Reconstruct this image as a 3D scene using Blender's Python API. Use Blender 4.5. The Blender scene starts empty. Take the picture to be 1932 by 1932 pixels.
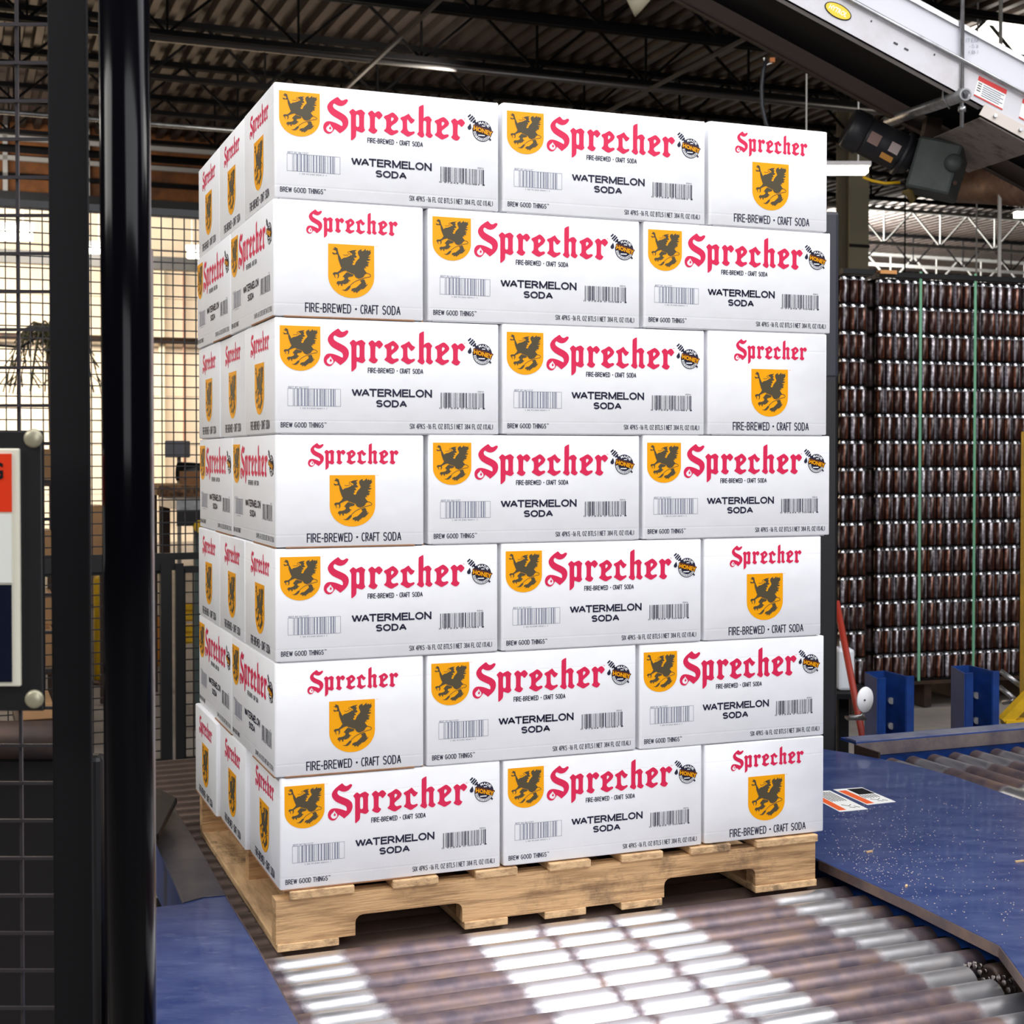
import bpy, bmesh, math, random
from math import sin, cos, pi, radians, sqrt, atan2, tan
from mathutils import Vector, Matrix
from mathutils.geometry import tessellate_polygon
random.seed(7)
SC = bpy.context.scene
COL = SC.collection
# ------------------------------------------------------------------ camera
F = 2715.93; CX = 966.0; CY = 909.94; PIT = -0.0178437; ZC = 1.51
TH = radians(21.107); CT, ST = cos(TH), sin(TH)
cd = bpy.data.cameras.new('camera'); cam = bpy.data.objects.new('camera', cd); COL.objects.link(cam)
cam.location = (0, 0, ZC); cam.rotation_euler = (pi / 2 + PIT, 0, 0)
cd.sensor_width = 36; cd.lens = F / 1932 * 36; cd.shift_y = -(966 - CY) / 1932
cd.clip_end = 200; cd.dof.use_dof = True; cd.dof.focus_distance = 2.95; cd.dof.aperture_fstop = 11
SC.camera = cam
# ------------------------------------------------------------------ world, exposure
w = bpy.data.worlds.new('world'); SC.world = w; w.use_nodes = True
w.node_tree.nodes['Background'].inputs[0].default_value = (.75, .82, 1, 1)
w.node_tree.nodes['Background'].inputs[1].default_value = 0.25
SC.view_settings.view_transform = 'Standard'; SC.view_settings.look = 'None'
SC.view_settings.gamma = 1; SC.view_settings.use_curve_mapping = False
SC.view_settings.exposure = 0.0


def uvw(u, v, z=0.0):
    return Vector((u * CT - v * ST, u * ST + v * CT, z))


def to_uv(p):
    return (p.x * CT + p.y * ST, -p.x * ST + p.y * CT, p.z)


def ray(px, py):
    a = (px - CX) / F; b = (CY - py) / F
    return Vector((a, cos(PIT) - b * sin(PIT), sin(PIT) + b * cos(PIT)))


def at_y(px, py, Y):
    d = ray(px, py); return Vector((0, 0, ZC)) + d * (Y / d.y)


def at_z(px, py, z):
    d = ray(px, py); return Vector((0, 0, ZC)) + d * ((z - ZC) / d.z)


def at_v(px, py, v):
    d = ray(px, py); dv = -d.x * ST + d.y * CT
    return Vector((0, 0, ZC)) + d * (v / dv)


def area(name, loc, target, sx, sy, power, col=(1, 1, 1), spread=180):
    l = bpy.data.lights.new(name, 'AREA'); l.shape = 'RECTANGLE'; l.size = sx; l.size_y = sy
    l.energy = power; l.color = col; l.spread = radians(spread)
    o = bpy.data.objects.new(name, l); COL.objects.link(o); o.location = loc
    d = (Vector(target) - Vector(loc)); o.rotation_euler = d.to_track_quat('-Z', 'Y').to_euler()
    return o


# unseen area lights: a key from the right above, the rest added as fills
area('unseen_light', (2.3, -0.6, 4.3), (0.2, 2.9, 1.2), 4.0, 1.4, 140, (.95, .97, 1))
area('unseen_light', (-3.4, 0.9, 3.6), (-0.5, 3.1, 1.3), 2.4, 1.0, 95, (1, .985, .94))  # added fill lifting the left faces of the cartons
area('unseen_light', (0.9, -2.6, 2.3), (0.3, 2.9, 1.1), 2.6, 1.6, 74, (.96, .97, 1))  # added low fill for the lower rows of the front face
_l = area('unseen_light', (1.6, 2.55, 5.0), (1.6, 2.55, 0), 8.6, 2.0, 262, (.96, .97, 1)); _l.rotation_euler = (0, 0, TH)  # added long light, laid out to give the rollers their highlights
area('unseen_light', (4.6, 5.4, 5.0), (3.6, 5.6, 0), 2.6, 1.0, 70, (1, .98, .95))
area('room_fill', uvw(-1.5, 21.6, 4.6), uvw(-1.5, 26, 2.2), 9, 1.6, 1150, (1, .90, .76))  # added area light brightening the rear wall, besides the strip lights
area('room_fill', uvw(-2, 17.6, 4.5), uvw(-2, 20.4, 5.5), 6, .6, 120, (1, .93, .85))  # added, aimed up to brighten the insulated wall
area('room_fill', uvw(-2, 11, 5.2), uvw(-2, 11, 0), 3, 1.2, 90, (1, .93, .85))
area('hall_fill', uvw(13.6, 26, 5.45), uvw(19, 27, 5.95), 8, .3, 1900, (1, 1, .94))  # added light grazing the far deck so the rib sides shine
area('hall_fill', uvw(13, 24, 3.6), uvw(14, 29, 6), 9, 2, 1000, (1, .99, .95))  # added light brightening the far roof from below
area('hall_fill', uvw(6.6, 5.4, 5.3), uvw(6.2, 7.6, 2.3), 3, 1.0, 42, (1, .97, .93), 100)  # added light with a narrow spread for the upper cans
area('deck_fill', uvw(4.3, 13.2, 4.8), uvw(2.6, 14.4, 5.95), .6, .6, 45, (1, .95, .84))  # added uplight hidden by the cartons, brightening the roof ribs

# ------------------------------------------------------------------ materials
MATS = {}


def srgb(c):
    return tuple((x / 255 / 12.92 if x / 255 <= .04045 else ((x / 255 + .055) / 1.055) ** 2.4) for x in c)


def mat(name, rgb, rough=.5, metal=0.0, noise=0.0, nscale=8, bump=0.0, bscale=60, emit=0, rgb2=None, coat=0, stretch=None, spec=None, thr=None):
    if name in MATS: return MATS[name]
    m = bpy.data.materials.new(name); m.use_nodes = True; MATS[name] = m
    nt = m.node_tree; N = nt.nodes; L = nt.links; P = N['Principled BSDF']
    c = srgb(rgb) + (1,)
    P.inputs['Base Color'].default_value = c; P.inputs['Roughness'].default_value = rough
    P.inputs['Metallic'].default_value = metal
    if coat: P.inputs['Coat Weight'].default_value = coat
    if spec is not None: P.inputs['Specular IOR Level'].default_value = spec
    if emit:
        P.inputs['Emission Color'].default_value = c; P.inputs['Emission Strength'].default_value = emit
    tc = N.new('ShaderNodeTexCoord'); mp = N.new('ShaderNodeMapping'); L.new(tc.outputs['Object'], mp.inputs[0])
    if stretch: mp.inputs['Scale'].default_value = stretch
    if rgb2 is not None or noise:
        nz = N.new('ShaderNodeTexNoise'); nz.inputs['Scale'].default_value = nscale; nz.inputs['Detail'].default_value = 8
        nz.inputs['Roughness'].default_value = .65
        L.new(mp.outputs[0], nz.inputs['Vector'])
        cr = N.new('ShaderNodeValToRGB'); L.new(nz.outputs['Fac'], cr.inputs[0])
        if rgb2 is None: rgb2 = tuple(x * (1 - noise) for x in rgb)
        t0, t1 = thr or (.35, .7)
        cr.color_ramp.elements[0].position = t0; cr.color_ramp.elements[1].position = t1
        cr.color_ramp.elements[0].color = c; cr.color_ramp.elements[1].color = srgb(rgb2) + (1,)
        L.new(cr.outputs[0], P.inputs['Base Color'])
        if emit: L.new(cr.outputs[0], P.inputs['Emission Color'])
    if bump:
        nb = N.new('ShaderNodeTexNoise'); nb.inputs['Scale'].default_value = bscale; nb.inputs['Detail'].default_value = 5
        L.new(mp.outputs[0], nb.inputs['Vector'])
        b = N.new('ShaderNodeBump'); b.inputs['Strength'].default_value = bump; b.inputs['Distance'].default_value = .01
        L.new(nb.outputs['Fac'], b.inputs['Height']); L.new(b.outputs[0], P.inputs['Normal'])
    return m


def carton_mat():
    m = mat('white_board', (246, 246, 249), .55, noise=.02, nscale=5, spec=.35)
    nt = m.node_tree; N = nt.nodes; L = nt.links; P = N['Principled BSDF']
    tc = N.new('ShaderNodeTexCoord'); sp = N.new('ShaderNodeSeparateXYZ'); L.new(tc.outputs['Object'], sp.inputs[0])

    def groove(z0, wd):
        a = N.new('ShaderNodeMath'); a.operation = 'SUBTRACT'; L.new(sp.outputs['Z'], a.inputs[0]); a.inputs[1].default_value = z0
        b = N.new('ShaderNodeMath'); b.operation = 'ABSOLUTE'; L.new(a.outputs[0], b.inputs[0])
        c = N.new('ShaderNodeMath'); c.operation = 'DIVIDE'; c.use_clamp = True; L.new(b.outputs[0], c.inputs[0]); c.inputs[1].default_value = wd
        return c.outputs[0]
    g1 = groove(.024, .0022); g2 = groove(.171, .0022)
    mi = N.new('ShaderNodeMath'); mi.operation = 'MINIMUM'; L.new(g1, mi.inputs[0]); L.new(g2, mi.inputs[1])
    nz = N.new('ShaderNodeTexNoise'); nz.inputs['Scale'].default_value = 9; nz.inputs['Detail'].default_value = 3
    L.new(tc.outputs['Object'], nz.inputs['Vector'])
    wv = N.new('ShaderNodeTexNoise'); wv.inputs['Scale'].default_value = 1
    mp = N.new('ShaderNodeMapping'); mp.inputs['Scale'].default_value = (160, 160, 8); L.new(tc.outputs['Object'], mp.inputs[0]); L.new(mp.outputs[0], wv.inputs['Vector'])
    ad = N.new('ShaderNodeMath'); ad.operation = 'MULTIPLY_ADD'; L.new(mi.outputs[0], ad.inputs[0]); ad.inputs[1].default_value = .05; L.new(nz.outputs['Fac'], ad.inputs[2])
    ad2 = N.new('ShaderNodeMath'); ad2.operation = 'MULTIPLY_ADD'; L.new(wv.outputs['Fac'], ad2.inputs[0]); ad2.inputs[1].default_value = .03; L.new(ad.outputs[0], ad2.inputs[2])
    bp = N.new('ShaderNodeBump'); bp.inputs['Strength'].default_value = .55; bp.inputs['Distance'].default_value = .006
    L.new(ad2.outputs[0], bp.inputs['Height']); L.new(bp.outputs[0], P.inputs['Normal'])
    return m


CARTON = carton_mat()
KRAFT = mat('kraft', (168, 122, 88), .8, noise=.2, nscale=30)
PINK = mat('print_pink', (226, 40, 86), .5, spec=.3)
GOLD = mat('print_gold', (255, 172, 0), .5, spec=.3)
INK = mat('print_olive', (84, 76, 58), .5, spec=.3)
NAVY = mat('print_navy', (38, 38, 62), .5, spec=.3)
GREYINK = mat('print_grey', (120, 124, 146), .5, spec=.3)
PRWHITE = mat('print_white', (248, 248, 250), .5, spec=.3)
BROWNINK = mat('print_brown', (96, 48, 22), .5, spec=.3)
WOOD = mat('pallet_wood', (214, 172, 124), .7, rgb2=(128, 92, 60), nscale=2.6, stretch=(1.6, 8, 20), bump=.3, bscale=12, thr=(.46, .68))
WOOD2 = mat('board_wood', (222, 184, 138), .7, rgb2=(120, 84, 56), nscale=4, stretch=(8, 1.5, 20), bump=.2, bscale=14, thr=(.45, .8))
def stain(m, col, scale, t0, t1, fac=.75, stretch=(1, 1, 1)):
    nt = m.node_tree; N = nt.nodes; L = nt.links; P = N['Principled BSDF']; src = P.inputs['Base Color'].links[0].from_socket
    tc = N.new('ShaderNodeTexCoord'); mp = N.new('ShaderNodeMapping'); mp.inputs['Scale'].default_value = stretch; mp.inputs['Location'].default_value = (3.1, .4, 1.7)
    nz = N.new('ShaderNodeTexNoise'); nz.inputs['Scale'].default_value = scale; nz.inputs['Detail'].default_value = 9; nz.inputs['Roughness'].default_value = .72
    L.new(tc.outputs['Object'], mp.inputs[0]); L.new(mp.outputs[0], nz.inputs['Vector'])
    cr = N.new('ShaderNodeValToRGB'); L.new(nz.outputs['Fac'], cr.inputs[0]); cr.color_ramp.elements[0].position = t0; cr.color_ramp.elements[1].position = t1
    cr.color_ramp.elements[0].color = (0, 0, 0, 1); cr.color_ramp.elements[1].color = (fac, fac, fac, 1)
    mx = N.new('ShaderNodeMix'); mx.data_type = 'RGBA'; L.new(cr.outputs[0], mx.inputs[0]); L.new(src, mx.inputs[6]); mx.inputs[7].default_value = srgb(col) + (1,)
    L.new(mx.outputs[2], P.inputs['Base Color'])


stain(WOOD, (92, 72, 56), 5.5, .53, .68, .75); stain(WOOD2, (78, 62, 50), 9, .55, .66, .8)
BLUE = mat('blue_paint', (22, 46, 100), .36, rgb2=(66, 80, 122), nscale=6, coat=.15, bump=.06, bscale=25, thr=(.38, .75), stretch=(1, 2.5, 1))
BLUE2 = mat('blue_paint_frame', (22, 62, 134), .42, rgb2=(16, 40, 92), nscale=9)
STEEL = mat('bare_steel', (150, 146, 146), .32, 1, rgb2=(96, 84, 78), nscale=7)
DARKSTEEL = mat('dark_steel', (58, 52, 50), .5, .6, rgb2=(88, 66, 54), nscale=6)
GALV = mat('galvanised', (190, 190, 192), .38, .85, noise=.25, nscale=18)
BLACK = mat('black_paint', (16, 16, 20), .45, noise=.3, nscale=10)
GLOSSBLACK = mat('black_gloss', (7, 7, 11), .13, coat=.0, spec=.10)
MATTBLACK = mat('black_matt', (17, 16, 19), .75, spec=.2)
WIRE = mat('wire_black', (26, 24, 28), .5)
WHITEPAINT = mat('white_paint', (206, 204, 209), .45, rgb2=(180, 172, 170), nscale=6, thr=(.45, .9))
YELLOW = mat('safety_yellow', (236, 186, 14), .5, noise=.2, nscale=12)
ORANGE = mat('label_orange', (236, 96, 40), .5)
RED = mat('label_red', (205, 34, 30), .5)
PAPER = mat('label_white', (240, 240, 236), .5)
stain(BLUE, (118, 122, 150), 26, .56, .74, .5, (1, 3, 1)); stain(BLUE, (150, 140, 150), 120, .66, .74, .6)
CONC = mat('concrete', (150, 142, 136), .55, rgb2=(112, 106, 102), nscale=1.4, bump=.05, bscale=30)
DECKM = mat('roof_deck', (80, 68, 62), .42, .4, rgb2=(58, 50, 47), nscale=.8)
JOIST = mat('joist_paint', (15, 13, 15), .8, spec=.2)
JOISTG = mat('joist_grey', (196, 194, 190), .5)
TUBE = mat('tube_light', (255, 246, 226), .5, emit=14)
SKYL = mat('skylight_glow', (255, 250, 236), .5, emit=3.5)


# ------------------------------------------------------------------ mesh building
class MB:
    def __init__(s): s.v = []; s.f = []; s.sm = []

    def quad_box(s, pts):       # 8 points: bottom 4 ccw, top 4 ccw
        b = len(s.v); s.v += [tuple(p) for p in pts]
        for f in ((3, 2, 1, 0), (4, 5, 6, 7), (0, 1, 5, 4), (1, 2, 6, 5), (2, 3, 7, 6), (3, 0, 4, 7)):
            s.f.append(tuple(b + i for i in f)); s.sm.append(False)
        return s

    def box(s, x0, x1, y0, y1, z0, z1):
        return s.quad_box([(x0, y0, z0), (x1, y0, z0), (x1, y1, z0), (x0, y1, z0), (x0, y0, z1), (x1, y0, z1), (x1, y1, z1), (x0, y1, z1)])

    def bar(s, a, b, w, h, up=(0, 0, 1)):
        a = Vector(a); b = Vector(b); d = (b - a).normalized(); upv = Vector(up)
        if abs(d.dot(upv)) > .99: upv = Vector((0, 1, 0))
        r = d.cross(upv).normalized(); t = r.cross(d)
        P = []
        for e in (a, b):
            P += [e - r * w / 2 - t * h / 2, e + r * w / 2 - t * h / 2, e + r * w / 2 + t * h / 2, e - r * w / 2 + t * h / 2]
        return s.quad_box(P)

    def tube(s, pts, r, n=12, cap=True, rs=None):
        pts = [Vector(p) for p in pts]; base = len(s.v); prev = None
        for i, p in enumerate(pts):
            d = (pts[min(i + 1, len(pts) - 1)] - pts[max(i - 1, 0)])
            if d.length < 1e-9: d = Vector((0, 0, 1)) if prev is None else prev
            d.normalize(); prev = d
            up = Vector((0, 0, 1)) if abs(d.z) < .9 else Vector((0, 1, 0))
            x = d.cross(up).normalized(); y = x.cross(d)
            rr = rs[i] if rs else r
            for k in range(n):
                a = 2 * pi * k / n; s.v.append(tuple(p + x * rr * cos(a) + y * rr * sin(a)))
        for i in range(len(pts) - 1):
            for k in range(n):
                s.f.append((base + i * n + k, base + i * n + (k + 1) % n, base + (i + 1) * n + (k + 1) % n, base + (i + 1) * n + k)); s.sm.append(True)
        if cap:
            s.f.append(tuple(base + k for k in range(n - 1, -1, -1))); s.sm.append(False)
            e = base + (len(pts) - 1) * n; s.f.append(tuple(e + k for k in range(n))); s.sm.append(False)
        return s

    def lathe(s, prof, axis_o=(0, 0, 0), n=24):
        base = len(s.v); m = len(prof); o = Vector(axis_o)
        for (r, z) in prof:
            for k in range(n):
                a = 2 * pi * k / n; s.v.append(tuple(o + Vector((r * cos(a), r * sin(a), z))))
        for i in range(m - 1):
            for k in range(n):
                s.f.append((base + i * n + k, base + i * n + (k + 1) % n, base + (i + 1) * n + (k + 1) % n, base + (i + 1) * n + k)); s.sm.append(True)
        if prof[0][0] > 1e-5: s.f.append(tuple(base + k for k in range(n - 1, -1, -1))); s.sm.append(False)
        if prof[-1][0] > 1e-5: s.f.append(tuple(base + (m - 1) * n + k for k in range(n))); s.sm.append(False)
        return s

    def prism(s, poly, z0, z1, plane='xy'):     # polygon with thickness
        def P(a, b, c): return {'xy': (a, b, c), 'xz': (a, c, b), 'yz': (c, a, b)}[plane]
        tri = tessellate_polygon([[Vector((a, b, 0)) for a, b in poly]])
        n = len(poly); base = len(s.v)
        s.v += [P(a, b, z0) for a, b in poly] + [P(a, b, z1) for a, b in poly]
        for t in tri:
            s.f.append(tuple(base + i for i in t)); s.f.append(tuple(base + n + i for i in reversed(t))); s.sm += [False, False]
        for i in range(n):
            j = (i + 1) % n; s.f.append((base + i, base + j, base + n + j, base + n + i)); s.sm.append(False)
        return s

    def flat(s, loops, y=0.0):     # polygon with holes in the xz plane, facing -y
        tri = tessellate_polygon([[Vector((a, b, 0)) for a, b in l] for l in loops])
        base = len(s.v)
        for l in loops: s.v += [(a, y, b) for a, b in l]
        V = s.v
        for t in tri:
            t = [base + i for i in t]
            a, b, c = (V[i] for i in t)
            if (b[0] - a[0]) * (c[2] - a[2]) - (b[2] - a[2]) * (c[0] - a[0]) < 0: t = t[::-1]
            s.f.append(tuple(t)); s.sm.append(False)
        return s

    def mesh(s, name):
        me = bpy.data.meshes.new(name); me.from_pydata(s.v, [], s.f)
        me.polygons.foreach_set('use_smooth', s.sm); me.update(); return me

    def fixed(s, name):
        me = s.mesh(name); bm = bmesh.new(); bm.from_mesh(me)
        bmesh.ops.recalc_face_normals(bm, faces=bm.faces); bm.to_mesh(me); bm.free(); return me

    def build(s, name, material, parent=None, loc=None, rz=0.0, bevel=0, fix=True):
        me = s.fixed(name) if fix else s.mesh(name)
        if bevel:
            bm = bmesh.new(); bm.from_mesh(me)
            ed = [e for e in bm.edges if e.is_manifold and e.calc_face_angle(0) > .5]
            bmesh.ops.bevel(bm, geom=ed, offset=bevel, segments=2, affect='EDGES', profile=.5); bm.to_mesh(me); bm.free()
        return put(name, me, material, parent, loc, rz)


def put(name, me, material, parent=None, loc=None, rz=0.0):
    if material and not me.materials: me.materials.append(material)
    o = bpy.data.objects.new(name, me); COL.objects.link(o)
    if parent: o.parent = parent
    if loc is not None: o.location = loc
    o.rotation_euler.z = rz
    return o


def tag(o, label=None, cat=None, group=None, kind=None):
    if label: o['label'] = label
    if cat: o['category'] = cat
    if group: o['group'] = group
    if kind: o['kind'] = kind
    return o


def empty(name, loc, label, cat, group=None, rz=0.0):
    o = bpy.data.objects.new(name, None); COL.objects.link(o); o.location = loc; o.rotation_euler.z = rz
    o.empty_display_size = .05
    return tag(o, label, cat, group)


def copy_tree(o, parent=None):
    c = o.copy(); COL.objects.link(c); c.parent = parent
    for ch in list(o.children): copy_tree(ch, c)
    return c


def struct(mb, name, m, rz=TH, loc=(0, 0, 0)):
    return tag(mb.build(name, m, None, loc, rz), kind='structure')


# ------------------------------------------------------------------ printed artwork
def solve(A, b):
    n = len(b); M = [r[:] + [b[i]] for i, r in enumerate(A)]
    for i in range(n):
        p = max(range(i, n), key=lambda k: abs(M[k][i])); M[i], M[p] = M[p], M[i]
        for k in range(n):
            if k != i:
                f = M[k][i] / M[i][i]
                for j in range(i, n + 1): M[k][j] -= f * M[i][j]
    return [M[i][n] / M[i][i] for i in range(n)]


def homog(src, dst):
    A = []; b = []
    for (x, y), (X, Y) in zip(src, dst):
        A.append([x, y, 1, 0, 0, 0, -X * x, -X * y]); b.append(X)
        A.append([0, 0, 0, x, y, 1, -Y * x, -Y * y]); b.append(Y)
    h = solve(A, b)
    return lambda x, y: ((h[0] * x + h[1] * y + h[2]) / (h[6] * x + h[7] * y + 1), (h[3] * x + h[4] * y + h[5]) / (h[6] * x + h[7] * y + 1))


BW = .290; BL = .435; BH = .2082
# the printed side measured square-on: origin at its lower left corner
HL = homog([(518, 600), (943, 616), (943, 823), (518, 820)], [(0, BH), (BL, BH), (BL, 0), (0, 0)])
HS = homog([(518, 824), (802, 826), (802, 1033), (518, 1036)], [(0, BH), (BW, BH), (BW, 0), (0, 0)])
r1 = lambda x, y: HL(605 + x / 13.8, 610 + y / 13.8)
r2 = lambda x, y: HL(735 + x / 13.8, 610 + y / 13.8)
r3 = lambda x, y: HL(870 + x / 24.15, 630 + y / 24.15)
r4 = lambda x, y: HL(522 + x / 19.32, 608 + y / 19.32)
r5 = lambda x, y: HL(510 + x / 7.727, 590 + y / 7.727)
r6 = lambda x, y: HL(740 + x / 7.727, 590 + y / 7.727)


def chaikin(p, keep=62):
    out = []; n = len(p)
    for i in range(n):
        a, b, c = Vector(p[i - 1]), Vector(p[i]), Vector(p[(i + 1) % n])
        d1 = (b - a); d2 = (c - b)
        if d1.length < 1e-9 or d2.length < 1e-9: continue
        ang = math.degrees(d1.angle(d2))
        if ang > keep: out.append(tuple(b))
        else:
            out.append(tuple(b + (a - b) * .25)); out.append(tuple(b + (c - b) * .25))
    return out


S_ = [(465,175),(490,195),(515,225),(545,255),(590,265),(630,250),(665,228),(700,222),(728,238),(735,262),(720,295),(680,345),(630,385),(575,405),(520,410),(460,395),(415,372),(380,350),(350,375),(340,415),(355,460),(400,500),(470,540),(550,580),(630,625),(690,675),(728,730),(745,800),(738,880),(710,950),(660,1015),(600,1065),(522,1122),(455,1065),(385,1010),(362,1050),(325,1100),(285,1135),(235,1148),(180,1138),(130,1105),(98,1055),(85,990),(95,925),(125,870),(175,830),(235,818),(310,825),(400,850),(480,882),(545,915),(580,928),(592,890),(585,835),(550,790),(490,755),(400,708),(310,655),(245,590),(205,520),(190,455),(205,395),(240,340),(290,290),(350,245),(410,205)]
SH = [(262,880),(285,925),(315,960),(340,1000),(335,1050),(305,1085),(255,1102),(205,1085),(172,1045),(165,1005),(185,965),(220,935),(245,910)]
SD = [(268,945),(290,980),(300,1005),(285,1028),(262,1032),(243,1015),(243,990),(258,970)]
P_ = [(850,465),(880,475),(935,522),(1000,490),(1065,470),(1100,478),(1180,555),(1155,610),(1152,700),(1150,950),(1178,995),(1150,1035),(1110,1065),(1070,1070),(1010,1045),(955,1025),(945,1040),(942,1180),(900,1235),(830,1285),(808,1280),(808,1000),(808,700),(808,625),(760,550),(800,505)]
PH = [(975,600),(1005,610),(1022,640),(1022,890),(1008,920),(982,930),(955,918),(940,890),(942,630),(955,605)]
R_ = [(1350,480),(1375,492),(1430,545),(1480,502),(1530,485),(1565,500),(1610,550),(1635,592),(1600,645),(1555,692),(1530,700),(1500,665),(1465,632),(1440,640),(1435,665),(1428,900),(1445,945),(1500,978),(1485,1020),(1445,1065),(1400,1080),(1350,1065),(1290,1030),(1252,990),(1290,945),(1302,915),(1302,650),(1270,600),(1248,560),(1290,510)]
E_ = [(1885,495),(1935,515),(1994,570),(2034,620),(2046,655),(2029,705),(1984,760),(1914,810),(1854,860),(1849,900),(1874,945),(1924,968),(1994,945),(2034,960),(2044,990),(2024,1020),(1954,1055),(1894,1090),(1854,1095),(1800,1075),(1740,1035),(1680,1000),(1662,975),(1700,940),(1725,905),(1728,720),(1700,680),(1665,650),(1662,620),(1690,595),(1760,570),(1830,525)]
EH = [(1879,622),(1914,640),(1924,665),(1899,700),(1859,735),(1850,690),(1852,650),(1862,628)]
C_ = [(515,508),(540,540),(580,595),(620,632),(675,655),(660,695),(620,740),(575,762),(545,735),(505,675),(485,658),(472,670),(475,850),(478,900),(495,950),(540,975),(590,975),(640,955),(670,970),(672,1000),(640,1030),(580,1065),(525,1098),(485,1105),(440,1085),(380,1040),(320,1010),(298,985),(330,950),(358,915),(358,720),(340,690),(300,660),(298,630),(325,605),(400,580),(450,545)]
H_ = [(895,255),(905,270),(903,600),(950,560),(1020,540),(1060,555),(1120,635),(1090,690),(1085,720),(1085,975),(1110,1000),(1142,1030),(1125,1070),(1090,1100),(1055,1108),(1010,1085),(955,1045),(948,1020),(968,975),(970,800),(972,710),(958,675),(930,662),(905,675),(895,700),(895,975),(925,1030),(905,1080),(870,1112),(820,1095),(760,1055),(728,1018),(770,970),(775,940),(772,335),(790,305),(840,275)]
E2 = [(1410,540),(1450,555),(1510,605),(1550,655),(1565,695),(1550,745),(1500,795),(1430,850),(1375,895),(1370,940),(1395,985),(1440,1002),(1500,985),(1540,985),(1558,1015),(1545,1045),(1490,1080),(1420,1118),(1380,1130),(1340,1115),(1280,1075),(1210,1035),(1188,1005),(1215,980),(1245,945),(1245,750),(1225,715),(1190,690),(1185,665),(1210,635),(1280,608),(1340,570)]
E2H = [(1400,662),(1435,680),(1445,705),(1420,740),(1380,778),(1368,740),(1370,690),(1382,668)]


def mp(fn, pts): return [fn(*p) for p in pts]


R1m = mp(r1, R_)
_a = r1(1248, 560); _b = r2(1608, 637)
_c = r1(1400, 1080); _d = r2(1745, 1138)
R2m = [(x + (_b[0] - _a[0]), _b[1] + (y - _a[1]) * ((_b[1] - _d[1]) / (_a[1] - _c[1]))) for x, y in R1m]
LETTERS = [[mp(r1, S_), mp(r1, SH)], [mp(r1, SD)], [mp(r1, P_), mp(r1, PH)], [R1m], [mp(r1, E_), mp(r1, EH)], [mp(r2, C_)],
           [mp(r2, H_)], [mp(r2, E2), mp(r2, E2H)], [R2m]]
LETTERS = [[chaikin(l) for l in g] for g in LETTERS]
_tm = r3(115, 490); LETTERS.append([[(_tm[0], _tm[1]), (_tm[0] + .0016, _tm[1]), (_tm[0] + .0016, _tm[1] - .0006), (_tm[0], _tm[1] - .0006)]])
LETTERS.append([[(_tm[0] + .002, _tm[1]), (_tm[0] + .0038, _tm[1]), (_tm[0] + .0038, _tm[1] - .001), (_tm[0] + .002, _tm[1] - .001)]])
_xs = [p[0] for g in LETTERS[:9] for p in g[0]]; _ys = [p[1] for g in LETTERS[:9] for p in g[0]]
LB = (min(_xs), max(_xs), min(_ys), max(_ys))
# shield
_tl = r4(120, 165); _tr = r4(1605, 210); _bt = r4(870, 1805)
SHW = _tr[0] - _tl[0]; SHH = (_tl[1] + _tr[1]) / 2 - _bt[1]
SHX, SHY = _tl[0], (_tl[1] + _tr[1]) / 2      # upper left corner of the shield on the long side
SHIELD = [(0, 0), (0, -.60)] + [(.5 - .5 * cos(t), -.60 - .40 * sin(t)) for t in [i * pi / 20 for i in range(1, 20)]] + [(1, -.60), (1, 0)]
G_BODY = [(820,335),(900,300),(1030,285),(985,320),(975,345),(1015,375),(990,395),(985,425),(1035,470),(1000,490),(935,500),(985,555),(945,570),(915,590),(950,630),(915,635),(900,660),(915,690),(950,695),(975,680),(1000,610),(1060,540),(1100,500),(1105,470),(1080,420),(1060,370),(1065,320),(1100,285),(1165,258),(1160,300),(1185,315),(1240,275),(1270,240),(1285,290),(1305,295),(1325,260),(1345,290),(1370,295),(1425,258),(1400,310),(1430,330),(1400,390),(1345,440),(1420,455),(1350,480),(1340,505),(1420,522),(1370,555),(1310,560),(1310,580),(1385,608),(1350,628),(1315,640),(1365,662),(1325,675),(1360,690),(1330,712),(1290,710),(1265,730),(1300,770),(1262,755),(1240,760),(1232,795),(1280,860),(1303,884),(1297,905),(1250,935),(1225,985),(1200,1010),(1120,1045),(1070,1052),(1000,1020),(975,985),(950,940),(880,920),(820,895),(755,880),(735,850),(690,860),(640,875),(560,915),(530,935),(530,960),(535,1000),(515,1050),(480,1075),(500,1020),(500,970),(470,955),(420,970),(425,1010),(440,1070),(415,1040),(400,990),(360,965),(370,930),(400,910),(490,905),(560,850),(605,780),(580,745),(560,690),(535,620),(515,560),(505,500),(500,435),(440,425),(380,438),(350,400),(345,378),(400,395),(440,405),(465,370),(450,330),(400,315),(350,290),(395,285),(410,270),(390,240),(440,245),(490,270),(500,320),(520,400),(560,480),(600,560),(640,525),(680,508),(720,505),(790,475),(830,455),(860,430),(885,440),(905,410),(890,385),(860,370),(830,350)]
G_LEG = [(740,900),(790,905),(860,928),(935,950),(930,985),(880,1005),(800,1020),(775,1060),(800,1095),(855,1115),(800,1135),(795,1165),(740,1195),(700,1215),(630,1205),(625,1265),(600,1270),(580,1210),(550,1215),(515,1280),(500,1220),(460,1215),(475,1160),(510,1140),(570,1140),(640,1120),(685,1085),(685,1050),(660,1020),(630,1025),(665,980),(700,940)]
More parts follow.
